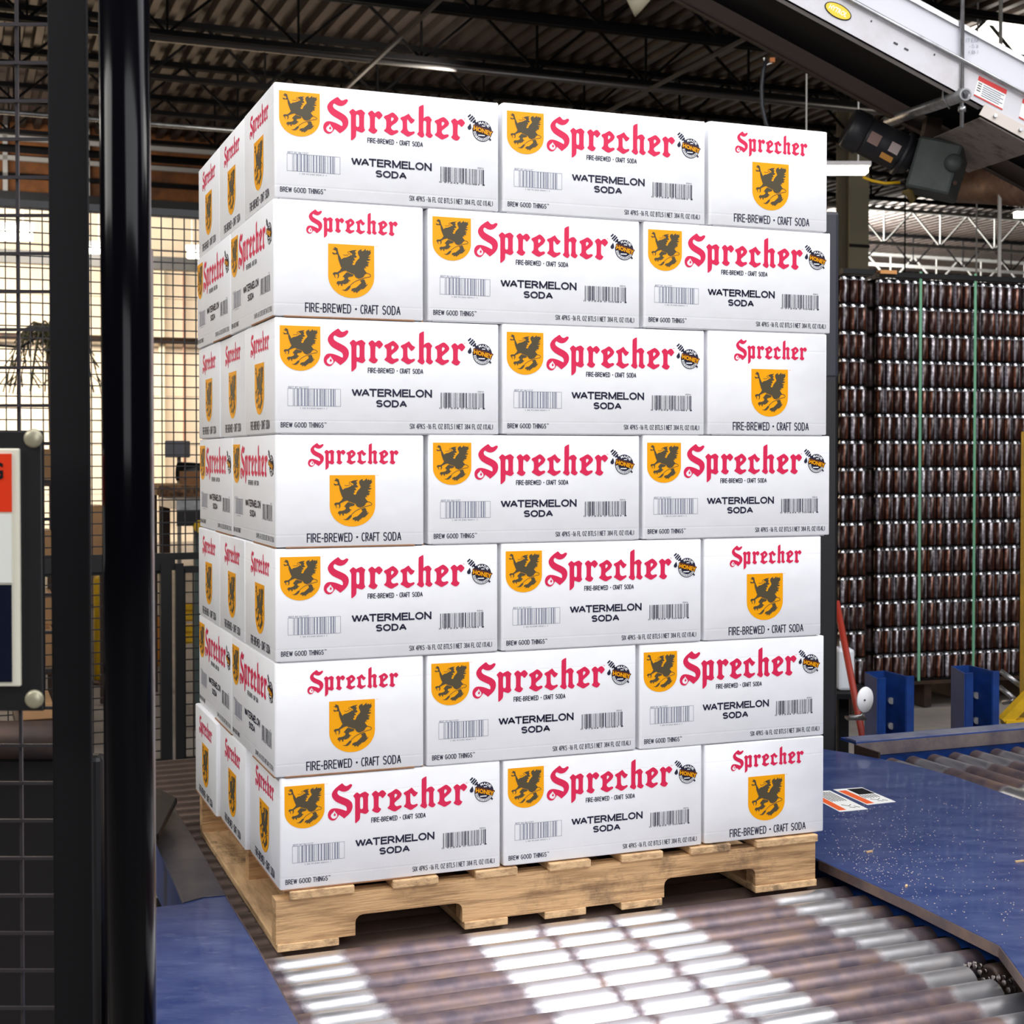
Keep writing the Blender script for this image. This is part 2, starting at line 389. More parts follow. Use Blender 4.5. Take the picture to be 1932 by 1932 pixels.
G_LEG2 = [(1115,1098),(1220,1060),(1255,1095),(1265,1150),(1290,1160),(1275,1215),(1340,1180),(1300,1240),(1250,1290),(1225,1315),(1140,1335),(1110,1370),(1060,1400),(1035,1445),(1000,1405),(975,1410),(945,1440),(925,1385),(870,1390),(885,1335),(940,1310),(1000,1300),(1070,1240),(1150,1165),(1140,1130)]
G_TUFT = [(855,1250),(850,1290),(815,1340),(760,1385),(700,1395),(600,1370),(690,1365),(750,1310),(800,1260)]


def stroke(pts, wd):
    L_ = []; R_l = []
    for i, p in enumerate(pts):
        a = Vector(pts[max(i - 1, 0)]); b = Vector(pts[min(i + 1, len(pts) - 1)]); d = (b - a).normalized(); n = Vector((-d.y, d.x)) * wd / 2
        L_.append((p[0] + n.x, p[1] + n.y)); R_l.append((p[0] - n.x, p[1] - n.y))
    return L_ + R_l[::-1]


G_TAIL = stroke([(1290,890),(1340,900),(1395,925),(1422,960),(1400,992),(1330,1003),(1220,1035),(1120,1072),(1010,1115),(930,1165),(840,1245)], 17)
G_TONGUE = stroke([(650,425),(685,447),(740,438),(800,425)], 12)
G_BEAK = stroke([(870,338),(810,335),(768,362),(790,385),(830,405),(862,420)], 11)
gfn = lambda x, y: ((x - 235) / 1283, -(y - 152) / 1426)
GRIFFIN = [mp(gfn, p) for p in (G_BODY, G_LEG, G_LEG2, G_TUFT, G_TAIL, G_TONGUE, G_BEAK)]

TXT = {}


def text_mesh(txt, bold=0.0):
    if (txt, bold) in TXT: return TXT[(txt, bold)]
    cu = bpy.data.curves.new('t', 'FONT'); cu.body = txt; cu.resolution_u = 2; cu.offset = bold; cu.fill_mode = 'FRONT'
    ob = bpy.data.objects.new('t', cu); COL.objects.link(ob)
    dg = bpy.context.evaluated_depsgraph_get(); me = bpy.data.meshes.new_from_object(ob.evaluated_get(dg))
    vs = [(v.co.x, v.co.y) for v in me.vertices]; fs = [tuple(p.vertices) for p in me.polygons]
    bpy.data.objects.remove(ob); bpy.data.curves.remove(cu); bpy.data.meshes.remove(me)
    TXT[(txt, bold)] = (vs, fs); return TXT[(txt, bold)]


def add_text(mb, txt, x0, x1, y0, y1, y=0.0, bold=0.0, fn=None):
    vs, fs = text_mesh(txt, bold)
    ax = min(v[0] for v in vs); bx = max(v[0] for v in vs); ay = min(v[1] for v in vs); by = max(v[1] for v in vs)
    base = len(mb.v)
    for a, b in vs:
        X = x0 + (a - ax) / (bx - ax) * (x1 - x0); Y = y0 + (b - ay) / (by - ay) * (y1 - y0)
        if fn: X, Y = fn(X, Y)
        mb.v.append((X, y, Y))
    for f in fs: mb.f.append(tuple(base + i for i in f)); mb.sm.append(False)


def rect(mb, x0, x1, z0, z1, y=0.0):
    b = len(mb.v); mb.v += [(x0, y, z0), (x1, y, z0), (x1, y, z1), (x0, y, z1)]; mb.f.append((b, b + 1, b + 2, b + 3)); mb.sm.append(False)


def span(fn, xa, ya, xb, yb):      # text box from its baseline-left and cap-right measured on the photograph
    a = fn(xa, ya); b = fn(xb, yb); return a, b


def _arc(cx, cy, rx, ry, a0, a1, n=10):
    return [(cx + rx * cos(radians(a0 + (a1 - a0) * i / n)), cy + ry * sin(radians(a0 + (a1 - a0) * i / n))) for i in range(n + 1)]


def _S(w, y=1.0):
    c = w / 2
    return [_arc(c, .74, c, .26, 25, 90, 4) + _arc(c, .74, c, .26, 90, 215, 7)[1:] + _arc(c, .27, c, .27, 55, -90, 8) + _arc(c, .27, c, .27, -90, -160, 4)[1:]]


def _D(w, y0, y1, x0=0.0):
    r = (y1 - y0) / 2; k = w * .5
    return [(x0, y0), (x0 + k, y0)] + _arc(x0 + k, y0 + r, w - k, r, -90, 90, 9)[1:-1] + [(x0 + k, y1), (x0, y1)]


GLY = {
 'A': (.66, [[(0, 0), (.33, 1)], [(.33, 1), (.66, 0)], [(.11, .34), (.55, .34)]]),
 'B': (.54, [[(0, 0), (0, 1)], _D(.48, .53, 1), _D(.54, 0, .53)]),
 'C': (.62, [_arc(.34, .5, .34, .5, 48, 312, 18)]),
 'D': (.60, [[(0, 0), (0, 1)], _D(.60, 0, 1)]),
 'E': (.48, [[(0, 0), (0, 1)], [(0, 1), (.48, 1)], [(0, .53), (.44, .53)], [(0, 0), (.50, 0)]]),
 'F': (.44, [[(0, 0), (0, 1)], [(0, 1), (.46, 1)], [(0, .5), (.40, .5)]]),
 'G': (.66, [_arc(.34, .5, .34, .5, 48, 325, 18), [(.64, .2), (.64, .47)], [(.64, .47), (.38, .47)]]),
 'H': (.58, [[(0, 0), (0, 1)], [(.58, 0), (.58, 1)], [(0, .52), (.58, .52)]]),
 'I': (.0, [[(0, 0), (0, 1)]]),
 'K': (.56, [[(0, 0), (0, 1)], [(0, .38), (.54, 1)], [(.17, .56), (.58, 0)]]),
 'L': (.46, [[(0, 0), (0, 1)], [(0, 0), (.46, 0)]]),
 'M': (.72, [[(0, 0), (0, 1)], [(0, 1), (.36, .02)], [(.36, .02), (.72, 1)], [(.72, 1), (.72, 0)]]),
 'N': (.58, [[(0, 0), (0, 1)], [(0, 1), (.58, 0)], [(.58, 0), (.58, 1)]]),
 'O': (.70, [_arc(.35, .5, .35, .5, 0, 360, 24)]),
 'P': (.52, [[(0, 0), (0, 1)], _D(.52, .46, 1)]),
 'R': (.58, [[(0, 0), (0, 1)], _D(.54, .48, 1), [(.28, .48), (.60, 0)]]),
 'S': (.54, _S(.54)),
 'T': (.58, [[(.29, 0), (.29, 1)], [(0, 1), (.58, 1)]]),
 'W': (.90, [[(0, 1), (.23, 0)], [(.23, 0), (.45, .98)], [(.45, .98), (.67, 0)], [(.67, 0), (.90, 1)]]),
 'X': (.56, [[(0, 0), (.56, 1)], [(0, 1), (.56, 0)]]),
 'Y': (.58, [[(0, 1), (.29, .45)], [(.58, 1), (.29, .45)], [(.29, .45), (.29, 0)]]),
 'Z': (.52, [[(0, 1), (.52, 1)], [(.52, 1), (0, 0)], [(0, 0), (.52, 0)]]),
 '0': (.48, [_arc(.24, .5, .24, .5, 0, 360, 18)]), '1': (.2, [[(.18, 0), (.18, 1)], [(.18, 1), (0, .8)]]),
 '2': (.5, [_arc(.25, .73, .25, .27, 165, -35, 9) + [(0, 0)], [(0, 0), (.5, 0)]]),
 '3': (.48, [_arc(.22, .75, .24, .25, 150, -90, 9), _arc(.22, .26, .26, .26, 90, -150, 9)]),
 '4': (.52, [[(.38, 0), (.38, 1)], [(.38, 1), (0, .28)], [(0, .28), (.54, .28)]]),
 '5': (.48, [[(.44, 1), (.06, 1)], [(.06, 1), (.02, .56)], _arc(.22, .31, .26, .31, 130, -150, 10)]),
 '6': (.48, [_arc(.24, .28, .24, .28, 0, 360, 14), [(.02, .36), (.30, 1)]]),
 '7': (.46, [[(0, 1), (.46, 1)], [(.46, 1), (.14, 0)]]),
 '8': (.48, [_arc(.24, .76, .2, .24, 0, 360, 12), _arc(.24, .27, .24, .27, 0, 360, 12)]),
 '9': (.48, [_arc(.24, .72, .24, .28, 0, 360, 14), [(.46, .64), (.18, 0)]]),
 '-': (.26, [[(0, .42), (.26, .42)]]), '.': (.0, [[(0, 0), (0, .09)]]), '/': (.34, [[(0, 0), (.34, 1)]]), '|': (.0, [[(0, -.04), (0, 1.04)]]),
 '(': (.2, [_arc(.3, .5, .3, .62, 125, 235, 8)]), ')': (.2, [_arc(-.1, .5, .3, .62, 55, -55, 8)]), ' ': (.22, []),
}


def kern(c, txt, i): return .16 if c == 'W' and txt[i:i + 2] == 'WA' else .10 if c == 'A' and txt[i:i + 2] == 'AT' else 0


def stroke_text(mb, txt, x0, x1, y0, y1, wt, y=0.0, gap=.29):
    tot = sum(GLY[c][0] for c in txt) + gap * (len(txt) - 1) - (.26 if 'WAT' in txt else 0)
    h = y1 - y0 - wt; sx = (x1 - x0 - wt) / tot; X = x0 + wt / 2; Y = y0 + wt / 2
    for c in txt:
        wg, ls = GLY[c]
        for pl in ls:
            P = [(X + a * sx, Y + b * h) for a, b in pl]
            if len(P) == 2:
                d = (Vector(P[1]) - Vector(P[0])).normalized() * wt * .5 * (.0 if abs(P[0][1] - P[1][1]) > .01 * h and abs(P[0][0] - P[1][0]) > .01 * h else 1.0)
                P = [(P[0][0] - d.x, P[0][1] - d.y), (P[1][0] + d.x, P[1][1] + d.y)]
            L_ = stroke(P, wt); n = len(P); b_ = len(mb.v)
            mb.v += [(q[0], y, q[1]) for q in L_]
            for i in range(n - 1):
                mb.f.append((b_ + i, b_ + 2 * n - 1 - i, b_ + 2 * n - 2 - i, b_ + i + 1)); mb.sm.append(False)
        X += (wg + gap - kern(c, txt, txt.index(c))) * sx


EPS = -.0005

# brand lettering on long and short side
mbl = MB()
for g in LETTERS: mbl.flat(g, EPS)
ME_BRAND_L = mbl.mesh('brand_lettering')
sx0, sy0 = HS(580, 840); sx1, _ = HS(752, 863); k = (sx1 - sx0) / (LB[1] - LB[0])
sytop = HS(580, 840)[1]
mbs = MB()
for g in LETTERS: mbs.flat([[(sx0 + (a - LB[0]) * k, sytop + (b - LB[3]) * k) for a, b in l] for l in g], EPS)
ME_BRAND_S = mbs.mesh('brand_lettering')


def shield_meshes(x0, y0, wd, ht):
    m = MB(); m.flat([[(x0 + a * wd, y0 + b * ht) for a, b in SHIELD]], EPS)
    rect(m, x0 + wd * 1.03, x0 + wd * 1.075, y0 - .001, y0 - .0004, EPS)
    g = MB()
    for p in GRIFFIN: g.flat([[(x0 + a * wd, y0 + b * ht) for a, b in p]], EPS * 2)
    return m.mesh('shield_emblem'), g.mesh('griffin_figure')


ME_SH_L, ME_GR_L = shield_meshes(SHX, SHY, SHW, SHH)
q = HS(620.8, 900); q2 = HS(707.2, 900); q3 = HS(663, 996)
ME_SH_S, ME_GR_S = shield_meshes(q[0], q[1], q2[0] - q[0], q[1] - q3[1])

TL = []


def dot(mb, x, z, r): mb.flat([[(x + r * cos(i * pi / 5), z + r * sin(i * pi / 5)) for i in range(10)]], EPS)


def tagline(mb, a, b, wt):
    W_ = b[0] - a[0]; h = b[1] - a[1]
    stroke_text(mb, 'FIRE-BREWED', a[0], a[0] + W_ * .478, a[1], b[1], wt, EPS)
    dot(mb, a[0] + W_ * .527, a[1] + h * .5, h * .12)
    stroke_text(mb, 'CRAFT', a[0] + W_ * .573, a[0] + W_ * .765, a[1], b[1], wt, EPS); stroke_text(mb, 'SODA', a[0] + W_ * .805, b[0], a[1], b[1], wt, EPS)


t = MB(); a = HL(694.5, 705.8); b = HL(799, 698.9); b = (b[0], a[1] + (HL(694.5, 696)[1] - a[1])); tagline(t, a, b, .0014)
TL.append(('tagline_lettering', t.mesh('tagline_lettering')))
t = MB()
a = r1(812, 1928); b = r6(583, 1138); stroke_text(t, 'WATERMELON', a[0], b[0], a[1], r1(812, 1720)[1], .0031, EPS, .22)
a = HL(710, 770); b = HL(768.5, 757.2); stroke_text(t, 'SODA', a[0], b[0], a[1], b[1], .0031, EPS, .22)
TL.append(('flavour_lettering', t.mesh('flavour_lettering')))
t = MB()
a = r5(152, 1680); b = r5(780, 1610); stroke_text(t, 'BREW GOOD THINGS', a[0], b[0], a[1], r5(152, 1603)[1], .0013, EPS)
c = r5(788, 1625); d = r5(820, 1607); stroke_text(t, 'TM', c[0], d[0], c[1], d[1], .0005, EPS)
TL.append(('slogan_lettering', t.mesh('slogan_lettering')))
t = MB()
a = r6(258, 1704); b = r6(1470, 1640); stroke_text(t, 'SIX 4PKS -16 FL OZ BTLS | NET 384 FL OZ (11.4L)', a[0], b[0], a[1], r6(258, 1628)[1], .0011, EPS, .29)
TL.append(('contents_lettering', t.mesh('contents_lettering')))
t = MB(); a = HS(577.5, 1025); b = HS(757, 1006.5); tagline(t, a, b, .0020)
ME_TXT_S = t.mesh('tagline_lettering')
# barcodes
rnd = random.Random(3)
t = MB(); a = r5(255, 1368); b = r5(1030, 1128); x0, x1, z0, z1 = a[0], b[0], a[1], b[1]; th = .0005
rect(t, x0, x1, z0, z0 + th, EPS); rect(t, x0, x1, z1 - th, z1, EPS); rect(t, x0, x0 + th, z0, z1, EPS); rect(t, x1 - th, x1, z0, z1, EPS)
x = x0 + (x1 - x0) * .10
while x < x0 + (x1 - x0) * .89:
    wdt = rnd.choice((.0006, .0006, .0009, .0020)); rect(t, x, x + wdt, z0, z1, EPS); x += wdt + rnd.choice((.0010, .0016, .0026, .0036))
c = r5(440, 1412); d = r5(830, 1397); add_text(t, '1 00 91243 00411 1', c[0], d[0], c[1], d[1], EPS)
c = r5(265, 1110); d = r5(565, 1088); add_text(t, 'BEST BY 06/12/27', c[0], d[0], c[1], d[1], EPS)
ME_BAR1 = t.mesh('barcode')
t = MB(); a = r6(712, 1395); b = r6(1340, 1192); x0, x1, z0, z1 = a[0], b[0], a[1], b[1]
x = x0
while x < x1:
    wdt = rnd.choice((.0007, .0007, .0014, .0022)); lo = z0 - (.0025 if rnd.random() < .12 else 0); rect(t, x, x + wdt, lo, z1, EPS); x += wdt + rnd.choice((.0009, .0014, .0026))
c = r6(690, 1415); d = r6(1355, 1403); add_text(t, '0 91243 0 00411 8', c[0], d[0], c[1], d[1], EPS)
c = r6(1250, 1180); d = r6(1335, 1160); add_text(t, '02016', c[0], d[0], c[1], d[1], EPS)
ME_BAR2 = t.mesh('barcode')
# honey badge
bc = r3(975, 1010); br = (r3(1415, 1010)[0] - r3(535, 1010)[0]) / 2


def arc_poly(r0, r1_, t0, t1, n=24):
    A = [(bc[0] + r0 * cos(t0 + (t1 - t0) * i / n), bc[1] + r0 * sin(t0 + (t1 - t0) * i / n)) for i in range(n + 1)]
    B = [(bc[0] + r1_ * cos(t0 + (t1 - t0) * i / n), bc[1] + r1_ * sin(t0 + (t1 - t0) * i / n)) for i in range(n + 1)]
    return A + B[::-1]


bd = MB(); bd.flat([[(bc[0] + br * cos(i * pi / 16), bc[1] + br * sin(i * pi / 16)) for i in range(32)]], EPS)
for (xa, ya, xb, yb) in ((330, 400, 455, 285), (385, 520, 555, 340), (455, 595, 625, 410), (545, 650, 675, 515)):
    bd.flat([stroke([r3(xa, ya), r3(xb, yb)], .0031)], EPS)
bd.flat([stroke([r3(610, 560), r3(700, 690)], .0036)], EPS); bd.flat([stroke([r3(1270, 1300), r3(1365, 1410)], .0032)], EPS)
bd.flat([mp(r3, [(440, 680), (465, 760), (485, 850), (480, 920), (440, 965), (395, 980), (345, 960), (310, 900), (320, 840), (380, 760)])], EPS)
wh = MB(); wh.flat([arc_poly(br * .68, br * .93, radians(187), radians(330))], EPS * 2)
rect(wh, bc[0] - br * .42, bc[0] + br * .25, bc[1] - br * .46, bc[1] - br * .36, EPS * 2)
rect(wh, bc[0] - br * .05, bc[0] + br * .30, bc[1] + br * .46, bc[1] + br * .54, EPS * 2)


def arc_text(mb, txt, r, t0, t1, h, y, bold=0, flip=1):
    n = len(txt)
    for i, ch in enumerate(txt):
        tt = t0 + (t1 - t0) * (i + .5) / n; cx_, cz_ = bc[0] + r * cos(tt), bc[1] + r * sin(tt)
        rot = tt - pi / 2 if flip > 0 else tt + pi / 2
        wd_ = abs(t1 - t0) * r / n * (.35 if ch == 'I' else .84)
        add_text(mb, ch, -wd_ / 2, wd_ / 2, -h / 2, h / 2, y, bold, fn=lambda X, Y: (cx_ + X * cos(rot) - Y * sin(rot), cz_ + X * sin(rot) + Y * cos(rot)))


arc_text(wh, 'MADE', br * .80, radians(120), radians(30), br * .24, EPS * 2, .03)
dk = MB(); arc_text(dk, 'ANTIOXIDANT', br * .80, radians(190), radians(328), br * .20, EPS * 3, .02, flip=-1)
hb = MB(); hb.flat([mp(r3, [(560, 725), (740, 760), (1380, 960), (1450, 985), (1470, 1030), (1410, 1090), (1370, 1225), (1250, 1190), (650, 1000), (540, 975), (515, 920), (560, 850)])], EPS * 3)
ho = MB(); A0 = r3(570, 990); A1 = r3(1405, 1240); A2 = r3(585, 765)
ux = ((A1[0] - A0[0]), (A1[1] - A0[1])); uy = ((A2[0] - A0[0]), (A2[1] - A0[1]))
add_text(ho, 'HONEY', 0, 1, .02, .96, EPS * 4, .035, fn=lambda X, Y: (A0[0] + X * ux[0] + Y * uy[0] * .9, A0[1] + X * ux[1] + Y * uy[1]))
ME_BADGE = bd.mesh('honey_badge'); ME_BW = wh.mesh('badge_ring'); ME_BK = dk.mesh('badge_lettering'); ME_HB = hb.mesh('badge_ribbon'); ME_HO = ho.mesh('ribbon_lettering')


def print_side(parent, long_, M):
    def P(name, me, m, par=None):
        if not me.materials: me.materials.append(m)
        o = bpy.data.objects.new(name, me); COL.objects.link(o); o.parent = par or parent
        if par is None: o.matrix_local = M
        return o
    if long_:
        P('brand_lettering', ME_BRAND_L, PINK); s = P('shield_emblem', ME_SH_L, GOLD); P('griffin_figure', ME_GR_L, INK, s)
        [P(n_, m_, NAVY) for n_, m_ in TL]; P('barcode', ME_BAR1, GREYINK); P('barcode', ME_BAR2, NAVY)
        b = P('honey_badge', ME_BADGE, NAVY); P('badge_ring', ME_BW, PRWHITE, b); P('badge_lettering', ME_BK, NAVY, b)
        P('badge_ribbon', ME_HB, BROWNINK, b); P('ribbon_lettering', ME_HO, GOLD, b)
    else:
        P('brand_lettering', ME_BRAND_S, PINK); s = P('shield_emblem', ME_SH_S, GOLD); P('griffin_figure', ME_GR_S, INK, s)
        P('tagline_lettering', ME_TXT_S, NAVY)


# carton bodies: origin at centre of the base, long side along x
def carton_mesh(seed):
    r = random.Random(seed); bm = bmesh.new()
    bmesh.ops.create_cube(bm, size=1)
    hx, hy = BL / 2 - .0012, BW / 2 - .0012; z0, z1 = .0022, BH - .0012
    for v in bm.verts: v.co = Vector((v.co.x * 2 * hx, v.co.y * 2 * hy, z0 if v.co.z < 0 else z1))
    ve = [e for e in bm.edges if abs(e.verts[0].co.z - e.verts[1].co.z) > .1]
    bmesh.ops.bevel(bm, geom=ve, offset=.0055, segments=4, affect='EDGES', profile=.5)
    he = [e for e in bm.edges if abs(e.verts[0].co.z - e.verts[1].co.z) < .001 and len(e.link_faces) == 2 and e.calc_face_angle(0) > .8]
    bmesh.ops.bevel(bm, geom=he, offset=.0022, segments=2, affect='EDGES', profile=.5)
    for v in bm.verts:
        if v.co.z > BH * .6 and abs(v.co.x) > hx - .008 and abs(v.co.y) > hy - .008: v.co.z += .0012 * r.random()
    me = bpy.data.meshes.new('carton_body'); bm.to_mesh(me); bm.free()
    for p in me.polygons: p.use_smooth = True
    me.set_sharp_from_angle(angle=radians(28)); me.materials.append(CARTON)
    return me


CB = [carton_mesh(i) for i in range(3)]
fl = MB()
for s_ in (-1, 1):
    fl.box(-BL / 2 + .012, BL / 2 - .012, s_ * (BW / 2 - .010) - .003, s_ * (BW / 2 - .010) + .003, .0004, .0024)
    fl.box(s_ * (BL / 2 - .010) - .003, s_ * (BL / 2 - .010) + .003, -BW / 2 + .014, BW / 2 - .014, .0004, .0024)
ME_FLAP2 = fl.fixed('bottom_flap'); ME_FLAP2.materials.append(CARTON)
fl = MB()
for s_ in (-1, 1):
    fl.box(-BL / 2 + .006, BL * (.08 if s_ < 0 else -.02), s_ * (BW / 2 - .0022) - .0018, s_ * (BW / 2 - .0022) + .0018, .0004, .0028)
    fl.box(s_ * (BL / 2 - .0022) - .0018, s_ * (BL / 2 - .0022) + .0018, -BW / 2 + .02, BW / 2 - .02, .0004, .0028)
ME_FLAP = fl.fixed('bottom_flap'); ME_FLAP.materials.append(KRAFT)

P0 = Vector((-1.4645 * BW, 8.9064 * BW, 0)); U0, V0, _ = to_uv(P0)
ROWS = [  # from the top: pattern, front px spans
    ('A', [(518, 943), (948, 1332), (1336, 1561)]), ('B', [(516, 801), (807, 1209), (1214, 1568)]),
    ('A', [(518, 943), (947, 1331), (1335, 1562)]), ('B', [(519, 802), (807, 1209), (1213, 1568)]),
    ('A', [(517, 941), (945, 1326), (1329, 1553)]), ('B', [(516, 801), (804, 1203), (1207, 1559)]),
    ('A', [(525, 946), (949, 1328), (1331, 1559)])]
LEVL = [154, 374, 598, 820, 1036, 1252, 1470, 1685]; LEVR = [248, 439, 630, 822, 1011, 1199, 1388, 1569]
ZL = []; ZR = []
for yl, yr in zip(LEVL, LEVR):
    ZL.append(at_v(520, yl, V0).z); ZR.append(at_v(1560, yr, V0).z)
BOXBOT = (ZL[-1] + ZR[-1]) / 2
ZL = [z - (ZL[-1] - BOXBOT) for z in ZL] if False else ZL
LAYN = ['top layer', 'second layer from the top', 'third layer from the top', 'middle layer', 'third layer from the bottom', 'second layer from the bottom', 'bottom layer']
rr = random.Random(5)
for ri, (pat, spans) in enumerate(ROWS):
    def zlev(i, u): return ZL[i] + (ZR[i] - ZL[i]) * (u - U0) / (4 * BW)
    us = [(to_uv(at_v(a, 800, V0))[0], to_uv(at_v(b, 800, V0))[0]) for a, b in spans]
    boxes = []
    zmid = 0
    if pat == 'A':
        for ci in (0, 1):
            for di in range(3):
                boxes.append((us[ci][0], us[ci][1], V0 + di * BW, True, ci, di))
        for di in range(2): boxes.append((us[2][0], us[2][1], V0 + di * BL, False, 2, di))
    else:
        for di in range(2): boxes.append((us[0][0], us[0][1], V0 + di * BL, False, 0, di))
        for ci in (1, 2):
            for di in range(3): boxes.append((us[ci][0], us[ci][1], V0 + di * BW, True, ci, di))
    for (ua, ub, va, along, ci, di) in boxes:
        side = ['left', 'middle', 'right'][ci]
        uc = (ua + ub) / 2; dep = BW if along else BL; wd = ub - ua
        jv = rr.uniform(-.0008, .0008) + (.0012 if di == 0 else 0) * 0; ju = rr.uniform(-.0015, .0015) if di else 0
        if ri == 6 and ci == 0 and di: ju = -.009 * di
        zb = zlev(ri + 1, uc); zt = zlev(ri, uc)
        if di == 0:
            lab = 'white carton, %s in the front of the %s, %s side out' % (side, LAYN[ri], 'barcode' if along else 'shield')
        elif ci == 0:
            last = di == (2 if along else 1)
            lab = 'white carton in the %s, %s on the left face' % (LAYN[ri], 'farthest back' if last else 'middle one')
        else:
            lab = 'white carton, %s in the %s, %s front one' % ('rear' if di == (2 if along else 1) else 'mid-depth', LAYN[ri], 'behind the ' + side)
        o = empty('carton', uvw(uc + ju, va + dep / 2 + jv, zb), lab, 'carton', 'soda cartons stacked on the pallet')
        tilt = (ZR[ri + 1] - ZL[ri + 1]) / (4 * BW)
        rz = TH + (0 if along else pi / 2) + radians(rr.uniform(-.10, .10))
        o.rotation_euler = (0, 0, rz)
        o.scale = ((wd / BL if along else 1), (1 if along else wd / BW), (zt - zb) / BH)
        b = put('carton_body', CB[rr.randrange(3)], None, o); f = put('bottom_flap', ME_FLAP if (pat == 'B' and ci == 0) or (ri == 6 and ci == 0) else ME_FLAP2, None, o)
        # printed sides: (kind, matrix) for front, back (long), left, right (short) in carton axes
        T = Matrix.Translation
        nd = 3 if along else 2
        sides = {'-y': (True, T((-BL / 2, -BW / 2 + .0012, 0))), '+y': (True, T((BL / 2, BW / 2 - .0012, 0)) @ Matrix.Rotation(pi, 4, 'Z')),
                 '-x': (False, T((-BL / 2 + .0012, BW / 2, 0)) @ Matrix.Rotation(-pi / 2, 4, 'Z')), '+x': (False, T((BL / 2 - .0012, -BW / 2, 0)) @ Matrix.Rotation(pi / 2, 4, 'Z'))}
        want = []
        # carton rotated +90 deg when not along: its -x faces the front (-v), +y faces left (-u), -y faces right
        if di == 0: want.append('-y' if along else '-x')
        if ci == 0: want.append('-x' if along else '+y')
        if ci == 2: want.append('+x' if along else '-y')
        if ri == 0 or di == nd - 1: want.append('+y' if along else '+x') if di == nd - 1 else None
        for s_ in want: print_side(o, *sides[s_])

# ------------------------------------------------------------------ pallet
PZ1 = BOXBOT - .001; RT = PZ1 - .1095       # roller crown height
pal = empty('pallet', uvw(U0, V0, RT), 'worn wooden pallet under the stack of white cartons', 'pallet', rz=TH)
pu0 = to_uv(at_v(521, 1740, V0))[0] - U0; pu1 = to_uv(at_v(1539, 1640, V0))[0] - U0
Lp = pu1 - pu0
n0 = to_uv(at_v(671, 1740, V0))[0] - U0; n1 = to_uv(at_v(873, 1740, V0))[0] - U0
n2 = to_uv(at_v(1254, 1700, V0))[0] - U0; n3 = to_uv(at_v(1426, 1700, V0))[0] - U0
zb_, zt_ = .0145, .0945; nh = .052


def notch(a, b):
    r = .014
    out = [(a, zb_)]
    out += [(a + r - r * cos(t), nh - r + r * sin(t)) for t in (0, .5, 1.05, pi / 2)]
    out += [(b - r + r * sin(t), nh - r + r * cos(t)) for t in (0, .5, 1.05, pi / 2)]
    return out + [(b, zb_)]


prof = [(pu0, zb_)] + notch(n0, n1) + notch(n2, n3) + [(pu1, zb_), (pu1, zt_), (pu0, zt_)]
st = MB().prism(prof, 0, .036, 'xz'); ST_ME = st.fixed('stringer'); ST_ME.materials.append(WOOD)
for dv in (.002, .418, .836): put('stringer', ST_ME, None, pal, (.03 if dv == .418 else 0, dv, 0))
for (a, b) in ((546, 668), (740, 826), (897, 976), (1035, 1113), (1172, 1250), (1302, 1377), (1425, 1540)):
    ua = to_uv(at_v(a, 1660, V0))[0] - U0; ub = to_uv(at_v(b, 1660, V0))[0] - U0
    MB().box(ua, ub, -.004 + random.uniform(-.003, .003), .874, zt_, zt_ + .015).build('top_board', WOOD2, pal, bevel=.002)
for (a, b) in ((523, 640), (876, 958), (1028, 1106), (1172, 1249), (1425, 1540)):
    ua = to_uv(at_v(a, 1760, V0))[0] - U0; ub = to_uv(at_v(b, 1760, V0))[0] - U0
    MB().box(ua, ub, 0 + random.uniform(-.002, .002), .874, .0005, zb_).build('bottom_board', WOOD2, pal, bevel=.0015)

# ------------------------------------------------------------------ main roller conveyor
RR = .0312; RP = .0685


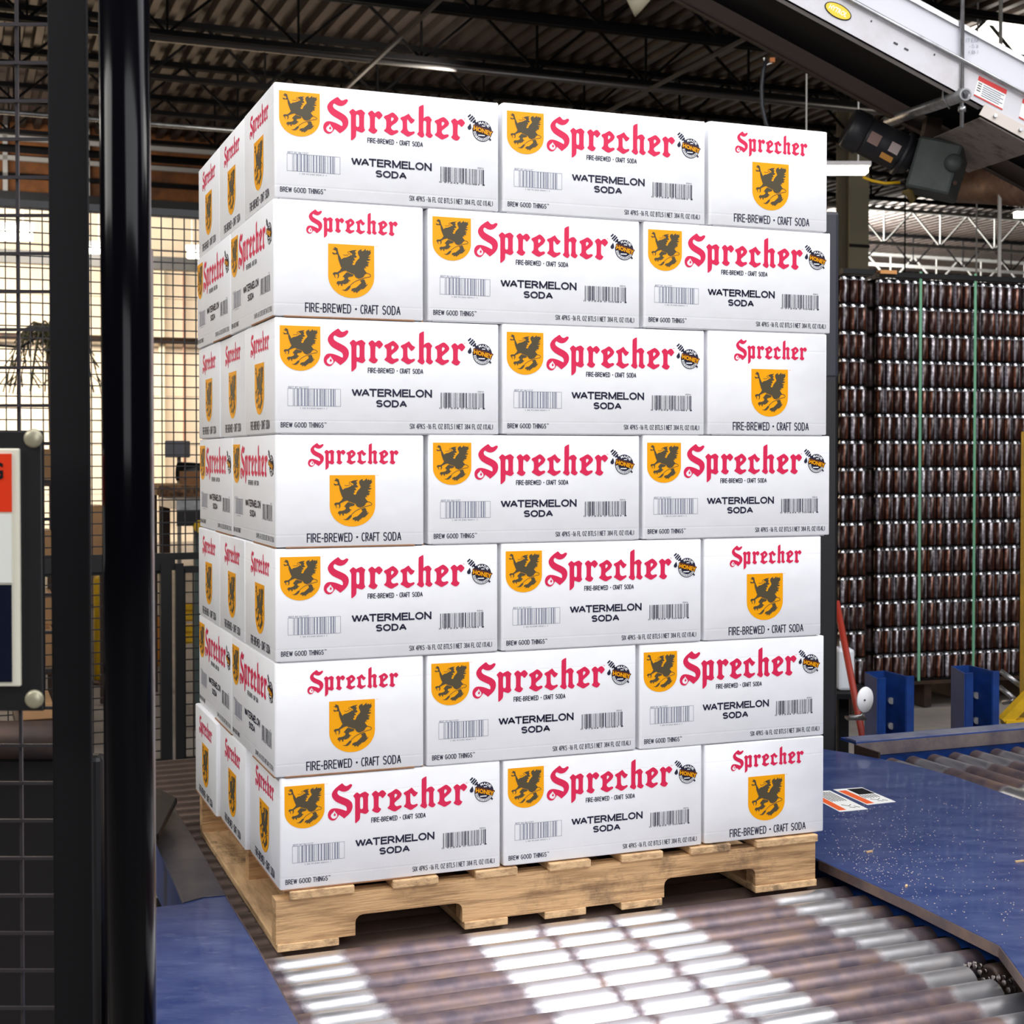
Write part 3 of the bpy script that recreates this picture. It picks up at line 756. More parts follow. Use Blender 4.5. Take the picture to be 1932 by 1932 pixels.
def roller_mat(BANDS, RLEN, tone=0):
    m = bpy.data.materials.new('roller_steel'); m.use_nodes = True; nt = m.node_tree; N = nt.nodes; L = nt.links; P = N['Principled BSDF']
    tc = N.new('ShaderNodeTexCoord'); sp = N.new('ShaderNodeSeparateXYZ'); L.new(tc.outputs['Object'], sp.inputs[0])
    nz = N.new('ShaderNodeTexNoise'); nz.inputs['Scale'].default_value = 14; nz.inputs['Detail'].default_value = 8; nz.inputs['Roughness'].default_value = .7
    oi = N.new('ShaderNodeObjectInfo'); ad = N.new('ShaderNodeVectorMath'); ad.operation = 'ADD'
    mul = N.new('ShaderNodeMath'); mul.operation = 'MULTIPLY'; mul.inputs[1].default_value = 40; L.new(oi.outputs['Random'], mul.inputs[0])
    L.new(tc.outputs['Object'], ad.inputs[0]); L.new(mul.outputs[0], ad.inputs[1]); L.new(ad.outputs[0], nz.inputs['Vector'])
    # position along the roller, 0..1, wobbling a little
    pos = N.new('ShaderNodeMath'); pos.operation = 'MULTIPLY_ADD'; L.new(nz.outputs['Fac'], pos.inputs[0]); pos.inputs[1].default_value = .045
    dv = N.new('ShaderNodeMath'); dv.operation = 'MULTIPLY_ADD'; L.new(sp.outputs['X'], dv.inputs[0]); dv.inputs[1].default_value = 1 / RLEN; dv.inputs[2].default_value = -.0225
    L.new(dv.outputs[0], pos.inputs[2])
    cr = N.new('ShaderNodeValToRGB'); L.new(pos.outputs[0], cr.inputs[0]); e = cr.color_ramp.elements
    edges = []
    for a, b in BANDS: edges += [(a - .012, 0), (a + .008, 1), (b - .008, 1), (b + .012, 0)]
    e[0].position = 0; e[0].color = (0, 0, 0, 1); e[1].position = 1; e[1].color = (0, 0, 0, 1)
    for p, c in edges:
        k = cr.color_ramp.elements.new(min(max(p, 0.001), .999)); k.color = (c, c, c, 1)
    rust = N.new('ShaderNodeValToRGB'); nz2 = N.new('ShaderNodeTexNoise'); nz2.inputs['Scale'].default_value = 22; nz2.inputs['Detail'].default_value = 10; L.new(ad.outputs[0], nz2.inputs['Vector'])
    L.new(nz2.outputs['Fac'], rust.inputs[0]); q_ = rust.color_ramp.elements
    q_[0].position = .34; q_[0].color = srgb((98, 88, 98)) + (1,); q_[1].position = .68; q_[1].color = srgb((140, 116, 106)) + (1,)
    k = q_.new(.52); k.color = srgb((126, 108, 110)) + (1,)
    mx = N.new('ShaderNodeMix'); mx.data_type = 'RGBA'; L.new(cr.outputs[0], mx.inputs[0]); L.new(rust.outputs[0], mx.inputs[6]); mx.inputs[7].default_value = srgb((226, 226, 230)) + (1,)
    L.new(mx.outputs[2], P.inputs['Base Color'])
    ro = N.new('ShaderNodeMapRange'); L.new(cr.outputs[0], ro.inputs[0]); ro.inputs[3].default_value = .42; ro.inputs[4].default_value = .34; L.new(ro.outputs[0], P.inputs['Roughness'])
    me = N.new('ShaderNodeMapRange'); L.new(cr.outputs[0], me.inputs[0]); me.inputs[3].default_value = .55; me.inputs[4].default_value = .95; L.new(me.outputs[0], P.inputs['Metallic'])
    bp = N.new('ShaderNodeBump'); bp.inputs['Strength'].default_value = .25; bp.inputs['Distance'].default_value = .003; L.new(nz2.outputs['Fac'], bp.inputs['Height']); L.new(bp.outputs[0], P.inputs['Normal'])
    return m


RU0 = to_uv(at_z(496, 1806, RT))[0] - .01; RU1 = to_uv(at_z(1592, 1686, RT - .02))[0]; RLEN = RU1 - RU0
VR1 = to_uv(at_z(588, 1800, RT))[1]         # first roller clear of the pallet
BANDS = []
for a, b in ((530, 640), (890, 1008), (1032, 1135), (1166, 1265), (1475, 1562)):
    f_ = lambda x: to_uv(at_z(x, 1806 - .1224 * (x - 588), RT - .005))[0]
    BANDS.append(((f_(a) - RU0) / RLEN, (f_(b) - RU0) / RLEN))
ROLL = roller_mat(BANDS, RLEN)
ROLLB = mat('roller_dull_shade', (70, 56, 50), .5, .6, rgb2=(104, 84, 74), nscale=3)  # dull brown; its darkness also stands for shade under the pallet


def roller_mesh(L_, r=RR):
    m = MB(); c = .004
    m.tube([(0, 0, 0), (.001, 0, 0), (c, 0, 0), (L_ - c, 0, 0), (L_ - .001, 0, 0), (L_, 0, 0)], r, 28, rs=[r - .006, r - .003, r, r, r - .003, r - .006])
    me = m.fixed('roller'); return me


RM = roller_mesh(RLEN); RM.materials.append(ROLL)
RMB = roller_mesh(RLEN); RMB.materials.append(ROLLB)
AXM = MB().tube([(-.03, 0, 0), (RLEN + .035, 0, 0)], .008, 8).fixed('axle'); AXM.materials.append(DARKSTEEL)
con = empty('roller_conveyor', uvw(RU0, VR1, 0), 'pallet conveyor of bright and rusty steel rollers under the pallet', 'conveyor', rz=TH)
k0 = -13; k1 = 27
SHORT = RLEN - .045
RM2 = roller_mesh(SHORT - .03); RM2.materials.append(ROLL)
RSTUB = roller_mesh(.058, RR * .93); RSTUB.materials.append(DARKSTEEL)
chm = MB()
for i in range(14):
    a = 2 * pi * i / 14
    for dx in (0, .011): chm.tube([(dx, (RR + .001) * cos(a), (RR + .001) * sin(a)), (dx + .005, (RR + .001) * cos(a), (RR - .001) * sin(a))], .0048, 8)
ME_CHAIN = chm.fixed('drive_chain'); ME_CHAIN.materials.append(mat('chain_steel', (120, 112, 108), .35, 1))
for i in range(k0, k1):
    z = RT - RR
    if i in (-7, -8):
        r_ = put('roller', RM2, None, con, (0, i * RP, z))
        st_ = put('roller_collar', RSTUB, None, con, (SHORT + .012, i * RP, z))
        put('drive_chain', ME_CHAIN, None, con, (SHORT - .024, i * RP, z)).rotation_euler.x = .2 * i
    else:
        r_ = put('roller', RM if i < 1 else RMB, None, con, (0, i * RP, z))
        r_.rotation_euler.x = 0
    put('axle', AXM, None, r_)
va, vb = k0 * RP - .06, (k1 - 1) * RP + .06
for s_, uu in ((-1, -.045), (1, RLEN + .05)):
    m = MB(); m.box(uu - .004, uu + .004, va, vb, RT - .17, RT - .005); m.box(uu - (.03 if s_ > 0 else 0), uu + (.03 if s_ < 0 else 0) + .004, va, vb, RT - .174, RT - .166)
    m.build('side_channel', BLUE2, con)
    for vv in (-.7, .0, .7, 1.5):
        MB().box(uu - .03, uu + .03, vv - .03, vv + .03, 0, RT - .172).build('leg', BLUE2, con)
MB().box(-.02, RLEN + .02, va + .05, vb - .05, .20, .205).build('drip_pan', MATTBLACK, con)

# ------------------------------------------------------------------ blue deck plates
ZP = RT + .038


def plate(name, pts, thick, label, cat, m=BLUE, lip=None):
    cen = sum((p for p in pts), Vector((0, 0, 0))) / len(pts)
    o = empty(name, (cen.x, cen.y, ZP - thick), label, cat)
    MB().prism([(p.x - cen.x, p.y - cen.y) for p in pts], 0, thick).build('top_sheet', m, o, bevel=.002)
    if lip:
        for a, b in lip:
            A, B = pts[a] - cen, pts[b] - cen
            lm = MB(); lm.bar((A.x, A.y, thick / 2 - .008), (B.x, B.y, thick / 2 - .008), .004, .020); lm.build('edge_lip', mat('worn_lip', (120, 98, 84), .5, .5, rgb2=(62, 60, 74), nscale=8), o)
    return o


rp = [at_z(*p, ZP) for p in ((1546, 1622), (1716, 1700), (1886, 1784), (1932, 1846), (1990, 1930), (2260, 1960), (2300, 1640), (2080, 1556), (1923, 1507), (1850, 1481), (1804, 1465), (1740, 1448), (1670, 1433), (1600, 1420), (1500, 1405))]
up = uvw(to_uv(rp[0])[0], to_uv(rp[0])[1] + 1.35, ZP)
rp.append(up)
rpl = plate('deck_plate', rp, .006, 'large scuffed blue steel deck plate right of the pallet', 'plate', lip=[(0, 1), (1, 2), (2, 3), (3, 4)])
cen = rpl.location
# skirt below the plate
sk = MB()
a_, b_ = rp[0], rp[2]
sk.bar((a_.x + .07 - cen.x, a_.y - cen.y + .01, -.16), (b_.x + .07 - cen.x, b_.y - cen.y + .01, -.16), .006, .26); sk.build('skirt_panel', BLUE2, rpl)
# debris and scratches kept as real specks
sp_ = MB(); rn = random.Random(2)
for i in range(1100):
    px = rn.gauss(1640, 90); py = rn.gauss(1640, 75) if i % 3 else rn.uniform(1500, 1800); px = px if i % 3 else rn.uniform(1580, 1930)
    if px < 1555 or px > 1935 or py < 1500 or py > 1432 + (px - 1540) * .49 + 175: continue
    p = at_z(px, py, ZP + .0002) - cen; s_ = rn.uniform(.0003, .0009); sp_.box(p.x - s_, p.x + s_ * rn.uniform(.5, 2), p.y - s_, p.y + s_, .006, .0062 + s_ * .7)
tag(sp_.build('wood_specks', mat('speck', (214, 196, 180), .8), rpl), 'pale wood dust and splinters scattered on the plate', kind='stuff')
for (px, py, l_, a_) in ((1641, 1609, .0075, .3), (1711, 1674, .004, .8), (1928, 1627, .014, .1)):
    p = at_z(px, py, ZP); o = MB().bar((-l_, 0, .002), (l_, .002, .003), .004, .0035).build('wood_chip', WOOD2, None, (p.x, p.y, ZP), a_)
    tag(o, {1641: 'pale wood chip on the blue plate, the largest one', 1711: 'tiny pale wood chip nearer the rollers on the blue plate', 1928: 'thin wood splinter at the right edge of the blue plate'}[px], 'chip')
# two warning decals on the plate


def decal(name, corners, z, label):
    c4 = [at_z(*p, z) for p in corners]; cen_ = sum(c4, Vector((0, 0, 0))) / 4
    o = empty(name, cen_, label, 'label')
    def Q(a, b): return (c4[0] * (1 - a) * (1 - b) + c4[1] * a * (1 - b) + c4[2] * a * b + c4[3] * (1 - a) * b) - cen_
    def patch(nm, a0, a1, b0, b1, m, dz):
        mb = MB(); ps = [Q(a0, b0), Q(a1, b0), Q(a1, b1), Q(a0, b1)]
        mb.quad_box([tuple(p + Vector((0, 0, dz - .0006))) for p in ps] + [tuple(p + Vector((0, 0, dz))) for p in ps]); return mb.build(nm, m, o)
    patch('backing', 0, 1, 0, 1, PAPER, .0008)
    R_d = 'right' in label
    patch('hazard_band', .05, .30, .12, .95, ORANGE, .0014)
    tm = MB()
    if R_d: patch('dark_panel', .42, .95, .06, .42, MATTBLACK, .0014)
    for i in range(6):
        aa = .38 + i * .095
        b0_, b1_ = (.46, .66) if R_d else (.08, .55)
        tm.bar(tuple(Q(aa, b0_) + Vector((0, 0, .0012))), tuple(Q(aa, b1_) + Vector((0, 0, .0012))), .0018, .0006)
    for a0, b0, a1, b1 in ((.45, .72, .6, .8), (.6, .8, .75, .74), (.55, .85, .7, .9), (.75, .82, .85, .9)):
        tm.bar(tuple(Q(a0, b0) + Vector((0, 0, .0012))), tuple(Q(a1, b1) + Vector((0, 0, .0012))), .0015, .0006)
    tm.build('lettering', MATTBLACK, o)
    return o


decal('warning_decal', [(1572, 1490), (1626, 1486), (1690, 1513), (1636, 1519)], ZP, 'orange-striped warning label on the blue plate, the right one of two')
decal('warning_decal', [(1512, 1494), (1566, 1492), (1638, 1527), (1584, 1532)], ZP, 'orange-striped warning label on the blue plate, the left one beside the cartons')

# left plate: narrow grey strip with a wide blue part
Lp = [at_z(*p, ZP) for p in ((326, 1520), (377, 1603), (426, 1690), (493, 1800), (566, 1935), (640, 2080), (255, 2080), (250, 1716), (345, 1705), (294, 1588))]
lpl = plate('deck_plate', Lp, .006, 'blue steel deck plate left of the pallet with a narrow grey tongue', 'plate', lip=[(0, 1), (1, 2), (2, 3), (3, 4)])
tng = [at_z(*p, ZP) for p in ((326, 1522), (377, 1603), (426, 1690), (385, 1694), (345, 1705), (294, 1588))]
cen = lpl.location
MB().prism([(p.x - cen.x, p.y - cen.y) for p in tng], .006, .0085).build('grey_tongue', mat('grey_plate', (92, 88, 92), .4, .5, rgb2=(54, 54, 70), nscale=10), lpl, bevel=.001)  # grey sheet laid over the narrow end of the plate
bp_ = [at_z(*p, ZP + .05) for p in ((334, 1505), (298, 1486), (250, 1500), (250, 1590), (299, 1572))]
c = sum(bp_, Vector((0, 0, 0))) / 5
o = empty('corner_guard', (c.x, c.y, ZP), 'dark pointed steel guard at the tip of the left plate', 'guard')
MB().prism([(p.x - c.x, p.y - c.y) for p in bp_], .035, .05).build('guard_plate', BLACK, o, bevel=.003)
MB().box(-.05, -.02, -.02, .02, -ZP, .036).build('leg', BLACK, o)

# ------------------------------------------------------------------ cross conveyor at right
C2 = at_z(1630, 1400, RT + .06)
cu, cv, _ = to_uv(C2)
con2 = empty('roller_conveyor', uvw(cu, cv, 0), 'rusty roller conveyor with blue frame behind the right blue plate', 'conveyor', rz=TH)
L2 = 1.05
RM3 = roller_mesh(L2 - .06, .030)


def rust_roller():
    m = mat('rusty_roller', (120, 84, 70), .42, .75, rgb2=(206, 196, 190), nscale=2.2, stretch=(2.2, .6, .6), thr=(.5, .62), bump=.15, bscale=40)
    return m


RM3.materials.append(roller_mat([(.05, .17), (.42, .60), (.85, .95)], L2 - .06))
AX3 = MB().tube([(-.03, 0, 0), (L2 - .03, 0, 0)], .008, 8).fixed('axle'); AX3.materials.append(DARKSTEEL)
for i in range(22):
    r_ = put('roller', RM3, None, con2, (.07 + i * .076, -.03, RT - .015)); r_.rotation_euler.z = -pi / 2
    put('axle', AX3, None, r_)
Lr = 1.75
m = MB(); m.box(-.03, Lr, 0, .006, RT - .12, RT + .06); m.box(-.03, Lr, -.004, .075, RT + .055, RT + .062); m.box(-.03, Lr, -.03, 0.004, RT - .12, RT - .114)
m.build('rear_rail', BLUE2, con2)
MB().box(-.03, Lr, -.004, .05, RT + .062, RT + .067).build('rail_edge', mat('rail_steel', (150, 150, 160), .4, .4, rgb2=(70, 84, 130), nscale=5), con2)
MB().box(-.03, Lr, -.006, -.0045, RT + .02, RT + .058).build('rail_face', mat('rail_face', (128, 116, 112), .5, .3, rgb2=(80, 74, 84), nscale=9), con2)
MB().box(-.034, -.028, -.12, .0, RT - .12, RT + .055).build('end_plate', DARKSTEEL, con2)
m = MB(); m.box(-.03, Lr, -L2, -L2 + .006, RT - .12, RT - .01); m.build('front_rail', BLUE2, con2)
for uu in (.05, 1.5):
    for vv in (-.04, -L2 + .05): MB().box(uu, uu + .06, vv - .03, vv + .03, 0, RT - .12).build('leg', BLUE2, con2)

# ------------------------------------------------------------------ things behind the cross conveyor


def channel_post(px_pts, Y0, label):
    zt = at_y(px_pts[0][0], px_pts[0][1], Y0).z
    P = [at_z(x, y, zt) for x, y in px_pts]
    c = P[1]
    o = empty('channel_post', (c.x, c.y, 0), label, 'post', 'blue channel posts behind the cross conveyor')
    for i in range(len(P) - 1):
        a, b = P[i] - c, P[i + 1] - c
        m = MB(); m.bar((a.x, a.y, zt / 2), (b.x, b.y, zt / 2), .006, zt); m.build('lip' if i in (0, len(P) - 2) else 'side_plate', BLUE2, o)
    for i in range(2):
        a, b = P[3] - c, P[4] - c; q_ = a.lerp(b, .25)
        MB().tube([(q_.x, q_.y - .004, zt - .10 - .09 * i), (q_.x, q_.y - .025, zt - .10 - .09 * i)], .012, 8).build('bolt', GALV, o)
    return o


channel_post([(1670, 1278.5), (1656, 1280.5), (1633, 1268), (1669, 1265.3), (1710, 1275.5), (1724, 1275)], 5.0, 'blue folded channel post beside the white reflector disc')
channel_post([(1835, 1269), (1821, 1271), (1796, 1256.5), (1829, 1255.3), (1873, 1266), (1885, 1266)], 5.0, 'blue folded channel post nearer the yellow guard')
# reflector disc
p = at_y(1632, 1320, 4.55)
o = empty('reflector_disc', (p.x, p.y, RT + .066), 'round white reflector disc on a bent wire bracket', 'reflector')
dz = p.z - (RT + .066)
m = MB(); m.lathe([(0.001, -.003), (.040, -.003), (.041, 0), (.040, .003), (.001, .003)], n=36)
d_ = m.build('disc', mat('disc_white', (248, 248, 250), .4), o, (0, 0, dz)); d_.rotation_euler = (pi / 2, 0, radians(40))
MB().tube([(0, -.006, 0), (0, -.009, 0)], .003, 8).build('screw', DARKSTEEL, o, (-.003, -.002, dz))
pb = at_y(1600, 1378, 4.5) - Vector((p.x, p.y, RT + .066))
MB().tube([(0, .006, dz), (0, .008, dz - .04), (-.002, .004, .025), (-.012, 0, .010), (-.05, -.01, .006)], .0042, 8).build('bracket', GALV, o)
MB().box(-.06, 0, -.02, .02, -.002, .006).build('foot', STEEL, o)
# mast beside stack
p = at_y(1548, 900, 4.35)
zt = at_y(1560, 402, 4.35).z
o = empty('mast', (p.x, p.y, 0), 'tall black mast rising just behind the right edge of the cartons', 'mast')
MB().box(-.045, .046, -.03, .03, 0, zt - .01).build('column', BLACK, o, bevel=.008)
MB().box(-.03, .047, -.032, .032, zt - .5, zt).build('carriage', mat('mast_grey', (40, 40, 50), .5), o, bevel=.01)
MB().box(-.12, .12, -.1, .1, 0, .02).build('base', BLACK, o)
# red pole and white jug
a = at_y(1578, 1135, 5.5); b = at_y(1624, 1372, 5.3); b = a + (b - a) * ((a.z - .012) / (a.z - b.z))
o = tag(MB().tube([(0, 0, 0), tuple(a - b)], .013, 10).build('pole', mat('red_pole', (150, 42, 26), .5), None, b), 'thin red pole leaning beside the can pallets', 'pole')
p = at_y(1590, 1300, 5.7)
o = empty('jug', p, 'white plastic jug behind the red leaning pole', 'jug')
MB().box(-.028, .036, -.05, .05, -0.0, .165).build('body', mat('jug_white', (225, 228, 235), .35), o, bevel=.012)
MB().tube([(-.0, 0, .16), (0, 0, .19)], .014, 12).build('cap', mat('jug_cap', (235, 235, 240), .4), o)
q = Vector((0, 0, 0)); o2 = tag(MB().box(-.2, .1, -.12, .12, -.02, 0).build('shelf', MATTBLACK, None, p), 'dark shelf under the white jug', 'shelf')
MB().box(-.02, .02, -.02, .02, -p.z, -.02).build('leg', MATTBLACK, o2)
# yellow guard at the right
p = at_y(1940, 1330, 5.2)
o = empty('guard_stand', (p.x, p.y, 0), 'yellow steel guard stand at the right edge of view', 'guard')
MB().box(-.022, .03, -.03, .03, 0, 1.6).build('post', YELLOW, o, bevel=.003)
f0 = at_y(1893, 1362, 5.1) - o.location; f1 = at_y(1932, 1322, 5.1) - o.location
MB().bar(tuple(f0), tuple(f1 + Vector((.02, 0, .02))), .05, .035).build('brace', YELLOW, o)
MB().bar((f0.x, f0.y, f0.z - .0), (f0.x + .2, f0.y, f0.z), .06, .02).build('brace', YELLOW, o)
MB().box(-.15, .15, -.08, .08, 0, .015).build('base', YELLOW, o)
for i, (a, b) in enumerate((((1888, 1266), (1926, 1294)), ((1886, 1296), (1918, 1322)), ((1893, 1325), (1915, 1322)))):
    A = at_y(*a, 5.35); B = at_y(*b, 5.30)
    MB().tube([(0, 0, 0), tuple(B - A)], .010, 8).build('steel_rod', GALV, o, A - o.location)

# ------------------------------------------------------------------ pallets of cans
CR, CH, CPITCH, LAYH = .0285, .1555, .0588, .1585
TC = radians(17)


def can_mat(seed):
    m = bpy.data.materials.new('can_print'); m.use_nodes = True; nt = m.node_tree; N = nt.nodes; L = nt.links; P = N['Principled BSDF']
    tc = N.new('ShaderNodeTexCoord'); gr = N.new('ShaderNodeTexGradient'); gr.gradient_type = 'RADIAL'; L.new(tc.outputs['Object'], gr.inputs[0])
    nz = N.new('ShaderNodeTexNoise'); nz.inputs['Scale'].default_value = 90; nz.inputs['Detail'].default_value = 4
    L.new(tc.outputs['Object'], nz.inputs['Vector'])
    cr = N.new('ShaderNodeValToRGB'); cr.color_ramp.interpolation = 'CONSTANT'; L.new(gr.outputs['Fac'], cr.inputs[0]); e = cr.color_ramp.elements
    br = srgb((64, 38, 32)); orr = srgb((104, 58, 38)); wt = srgb((150, 148, 158)); dk = srgb((40, 26, 28))
    stops = [(0, br), (.10, orr), (.17, dk), (.30, wt), (.40, br), (.5, dk), (.58, orr), (.64, br), (.74, wt), (.80, dk), (.9, br)]
    e[0].color = stops[0][1] + (1,); e[1].position = stops[1][0]; e[1].color = stops[1][1] + (1,)
    for p_, c_ in stops[2:]:
        k = e.new(p_); k.color = c_ + (1,)
    cr2 = N.new('ShaderNodeValToRGB'); L.new(nz.outputs['Fac'], cr2.inputs[0]); cr2.color_ramp.elements[0].position = .45; cr2.color_ramp.elements[1].position = .62
    cr2.color_ramp.elements[0].color = (.35, .3, .3, 1); cr2.color_ramp.elements[1].color = (1, 1, 1, 1)
    mx = N.new('ShaderNodeMix'); mx.data_type = 'RGBA'; mx.blend_type = 'MULTIPLY'; mx.inputs[0].default_value = .75; L.new(cr.outputs[0], mx.inputs[6]); L.new(cr2.outputs[0], mx.inputs[7])
    L.new(mx.outputs[2], P.inputs['Base Color']); P.inputs['Metallic'].default_value = .35; P.inputs['Roughness'].default_value = .3
    return m


CAN = can_mat(1.0); CANTOP = mat('can_silver', (215, 216, 222), .2, .95)
body = MB().lathe([(.001, .003), (.020, .003), (.023, 0), (.0265, .008), (CR, .014), (CR, CH - .022)], n=14).fixed('can_body'); body.materials.append(CAN)
topm = MB().lathe([(CR, CH - .022), (.0275, CH - .016), (.0235, CH - .004), (.0245, CH - .001), (.023, CH), (.022, CH - .003), (.001, CH - .003)], n=14).fixed('can_neck'); topm.materials.append(CANTOP)


def can_load(pc, y_ref, cols, side_rows, ncol_hidden, label_load, lab, grp, base_from):
    # pc: world xy of the front left can axis
    top_z = base_from
    dx = Vector((cos(TC), sin(TC), 0)); dy = Vector((-sin(TC), cos(TC), 0))
    z0 = top_z - 15 * LAYH
    rnd_ = random.Random(int(pc.x * 100))
    for lay in range(15):
        z = z0 + lay * LAYH
        for c in range(cols):
            p = pc + dx * (c * CPITCH) + dy * rnd_.uniform(-.001, .001)
            o = put('drink_can', body, None, None, (p.x, p.y, z + .001), rnd_.uniform(0, 2 * pi))
            tag(o, lab, 'can', grp)
            put('can_neck', topm, None, o)
    # the deeper rows as one mass
    ds = MB(); nr = 14
    for lay in range(15):
        z = z0 + lay * LAYH
        for r in range(1, nr):
            lim = cols + ncol_hidden if (r == 1 or lay == 14) else 2
            for c in range(lim):
                p = dx * (c * CPITCH + (CPITCH / 2 if r % 2 else 0)) + dy * (r * CPITCH * .87)
                ds.lathe([(.023, 0.001), (CR, .012), (CR, CH - .022), (.0235, CH - .003)], (p.x, p.y, z - z0), n=7)
    o = ds.build('can_mass', mat('can_mass', (74, 44, 38), .35, .4, rgb2=(120, 110, 112), nscale=25), None, (pc.x, pc.y, z0), fix=False)
    tag(o, 'remaining brown cans packed behind the front row, ' + label_load, 'cans', kind='stuff')
    return z0, dx, dy


def load_extras(pc, cols, z0, dx, dy, who, straps):
    W_ = cols * CPITCH
    for lay in range(16):
        a = -dx * (CR + .004) - dy * (CR + .004)
        o = empty('layer_pad', (pc.x, pc.y, z0 + lay * LAYH - .003), 'dark layer sheet between cans of the %s load, layer %s' % (who, ['under the lowest cans', 'first', 'second', 'third', 'fourth', 'fifth', 'sixth', 'seventh', 'eighth', 'ninth', 'tenth', 'eleventh', 'twelfth', 'thirteenth', 'fourteenth', 'on the topmost cans'][lay] + (' up' if 0 < lay < 15 else '')), 'sheet', 'layer sheets of the %s can load' % who)
        m = MB(); q0 = a; q1 = a + dx * (W_ + .004); q2 = q1 + dy * .74; q3 = a + dy * .74
        m.quad_box([tuple(x) for x in (q0, q1, q2, q3)] + [tuple(x + Vector((0, 0, .0025 if lay < 15 else .004))) for x in (q0, q1, q2, q3)])
        m.build('sheet', MATTBLACK, o)
    zt = z0 + 15 * LAYH
    o = empty('top_frame', (pc.x, pc.y, zt + .002), ('black top frame with bare wood corner over the %s can load' if who == 'right' else 'plain black top frame over the %s can load') % who, 'frame')
    A = -dx * CR; B = dx * (W_)
    MB().bar(tuple(A - dy * .02 + Vector((0, 0, .022))), tuple(B - dy * .02 + Vector((0, 0, .022))), .04, .03).build('front_rail', BLACK, o)
    MB().bar(tuple(A + dy * .7 + Vector((0, 0, .022))), tuple(B + dy * .7 + Vector((0, 0, .022))), .04, .03).build('rear_rail', BLACK, o)
    if who == 'right': MB().bar(tuple(A - dy * .03 + Vector((0, 0, .035))), tuple(A + dx * .11 - dy * .03 + Vector((0, 0, .035))), .045, .022).build('wood_block', mat('orange_wood', (206, 146, 88), .7), o)
    o = empty('load_pallet', (pc.x, pc.y, 0), 'dark pallet under the %s can load' % who, 'pallet')
    for i in range(4):
        MB().bar(tuple(A + dy * (i * .22) + Vector((0, 0, z0 - .02))), tuple(B + dy * (i * .22) + Vector((0, 0, z0 - .02))), .09, .02).build('board', DARKSTEEL, o)
        MB().bar(tuple(A + dx * (i * W_ / 3.2) + Vector((0, 0, z0 / 2 - .012))) , tuple(A + dx * (i * W_ / 3.2) + dy * .7 + Vector((0, 0, z0 / 2 - .012))), .05, z0 - .035).build('stringer', DARKSTEEL, o)
    for i, s_ in enumerate(straps):
        p = dx * s_ - dy * (CR + .006)
        o = tag(MB().bar((0, 0, -.01), (0, 0, 15 * LAYH + .05), .003, .017, up=tuple(dx)).build('strap', mat('strap_green', (110, 165, 135), .35), None, (pc.x + p.x, pc.y + p.y, z0)),
                ('left' if i == 0 else 'right') + ' green plastic strap on the right can load', 'strap')


TOPZ = at_y(1680, 529, 8.59).z
pR = at_y(1660, 600, 8.53); pR.z = 0
r_ = can_load(pR, 0, 18, 0, 2, 'on the right-hand load', 'brown printed drink can with silver neck in the large load with green straps', 'drink cans on the right pallet load', TOPZ)
dxr = r_[1]
s1 = (at_y(1740, 600, 8.5).x - pR.x) / cos(TC); s2 = (at_y(1845, 600, 8.6).x - pR.x) / cos(TC)
load_extras(pR, 20, r_[0], r_[1], r_[2], 'right', [s1, s2])
pL = at_y(1626, 600, 8.40) - Vector((cos(TC), sin(TC), 0)) * 2 * CPITCH; pL.z = 0
TOPZ2 = at_y(1600, 522, 8.40).z
r_ = can_load(pL, 0, 3, 0, 0, 'on the left-hand load', 'brown printed drink can with silver neck in the narrow load beside the cartons', 'drink cans on the left pallet load', TOPZ2)
load_extras(pL, 3, r_[0], r_[1], r_[2], 'left', [])

# ------------------------------------------------------------------ building shell
HZ = 5.9
struct(MB().box(-16, 30, -8, 44, -.1, 0), 'floor', CONC)
# corrugated deck: ribs run along v
rb = MB(); u = -14.0; prof = []
while u < 30:
    prof += [(u, HZ), (u + .075, HZ), (u + .10, HZ + .075), (u + .175, HZ + .075)]; u += .2
b0 = len(rb.v)
for (a, z) in prof:
    zz = z
    rb.v += [(a, -8, zz), (a, 44, zz)]
for i in range(len(prof) - 1):
    rb.f.append((2 * i, 2 * i + 1, 2 * i + 3, 2 * i + 2)); rb.sm.append(False)
struct(rb, 'ceiling', DECKM)
struct(MB().box(-14, -13.9, -8, 44, 0, 6.1), 'wall_left', mat('wall_grey', (120, 112, 106), .8))
struct(MB().box(30, 30.1, -8, 44, 0, 6.1), 'wall_right', MATS['wall_grey'])
struct(MB().box(-14, 30, -8.1, -8, 0, 6.1), 'wall_front', MATS['wall_grey'])
struct(MB().box(6.2, 30, 44, 44.1, 0, 6.1), 'wall_rear', mat('wall_white', (196, 190, 180), .8))


def panel_wall():
    m = mat('wall_panel', (238, 222, 198), .7, noise=.06, nscale=.6)
    s = MB()
    for i in range(7): s.box(-14, 6.2, 25.98, 26.06, i * .86, i * .86 + .85)
    return struct(s, 'wall_back', m)


panel_wall()
struct(MB().box(6.1, 6.2, 20.4, 44, 0, 6.1), 'wall_divider', mat('wall_div', (120, 110, 100), .8))
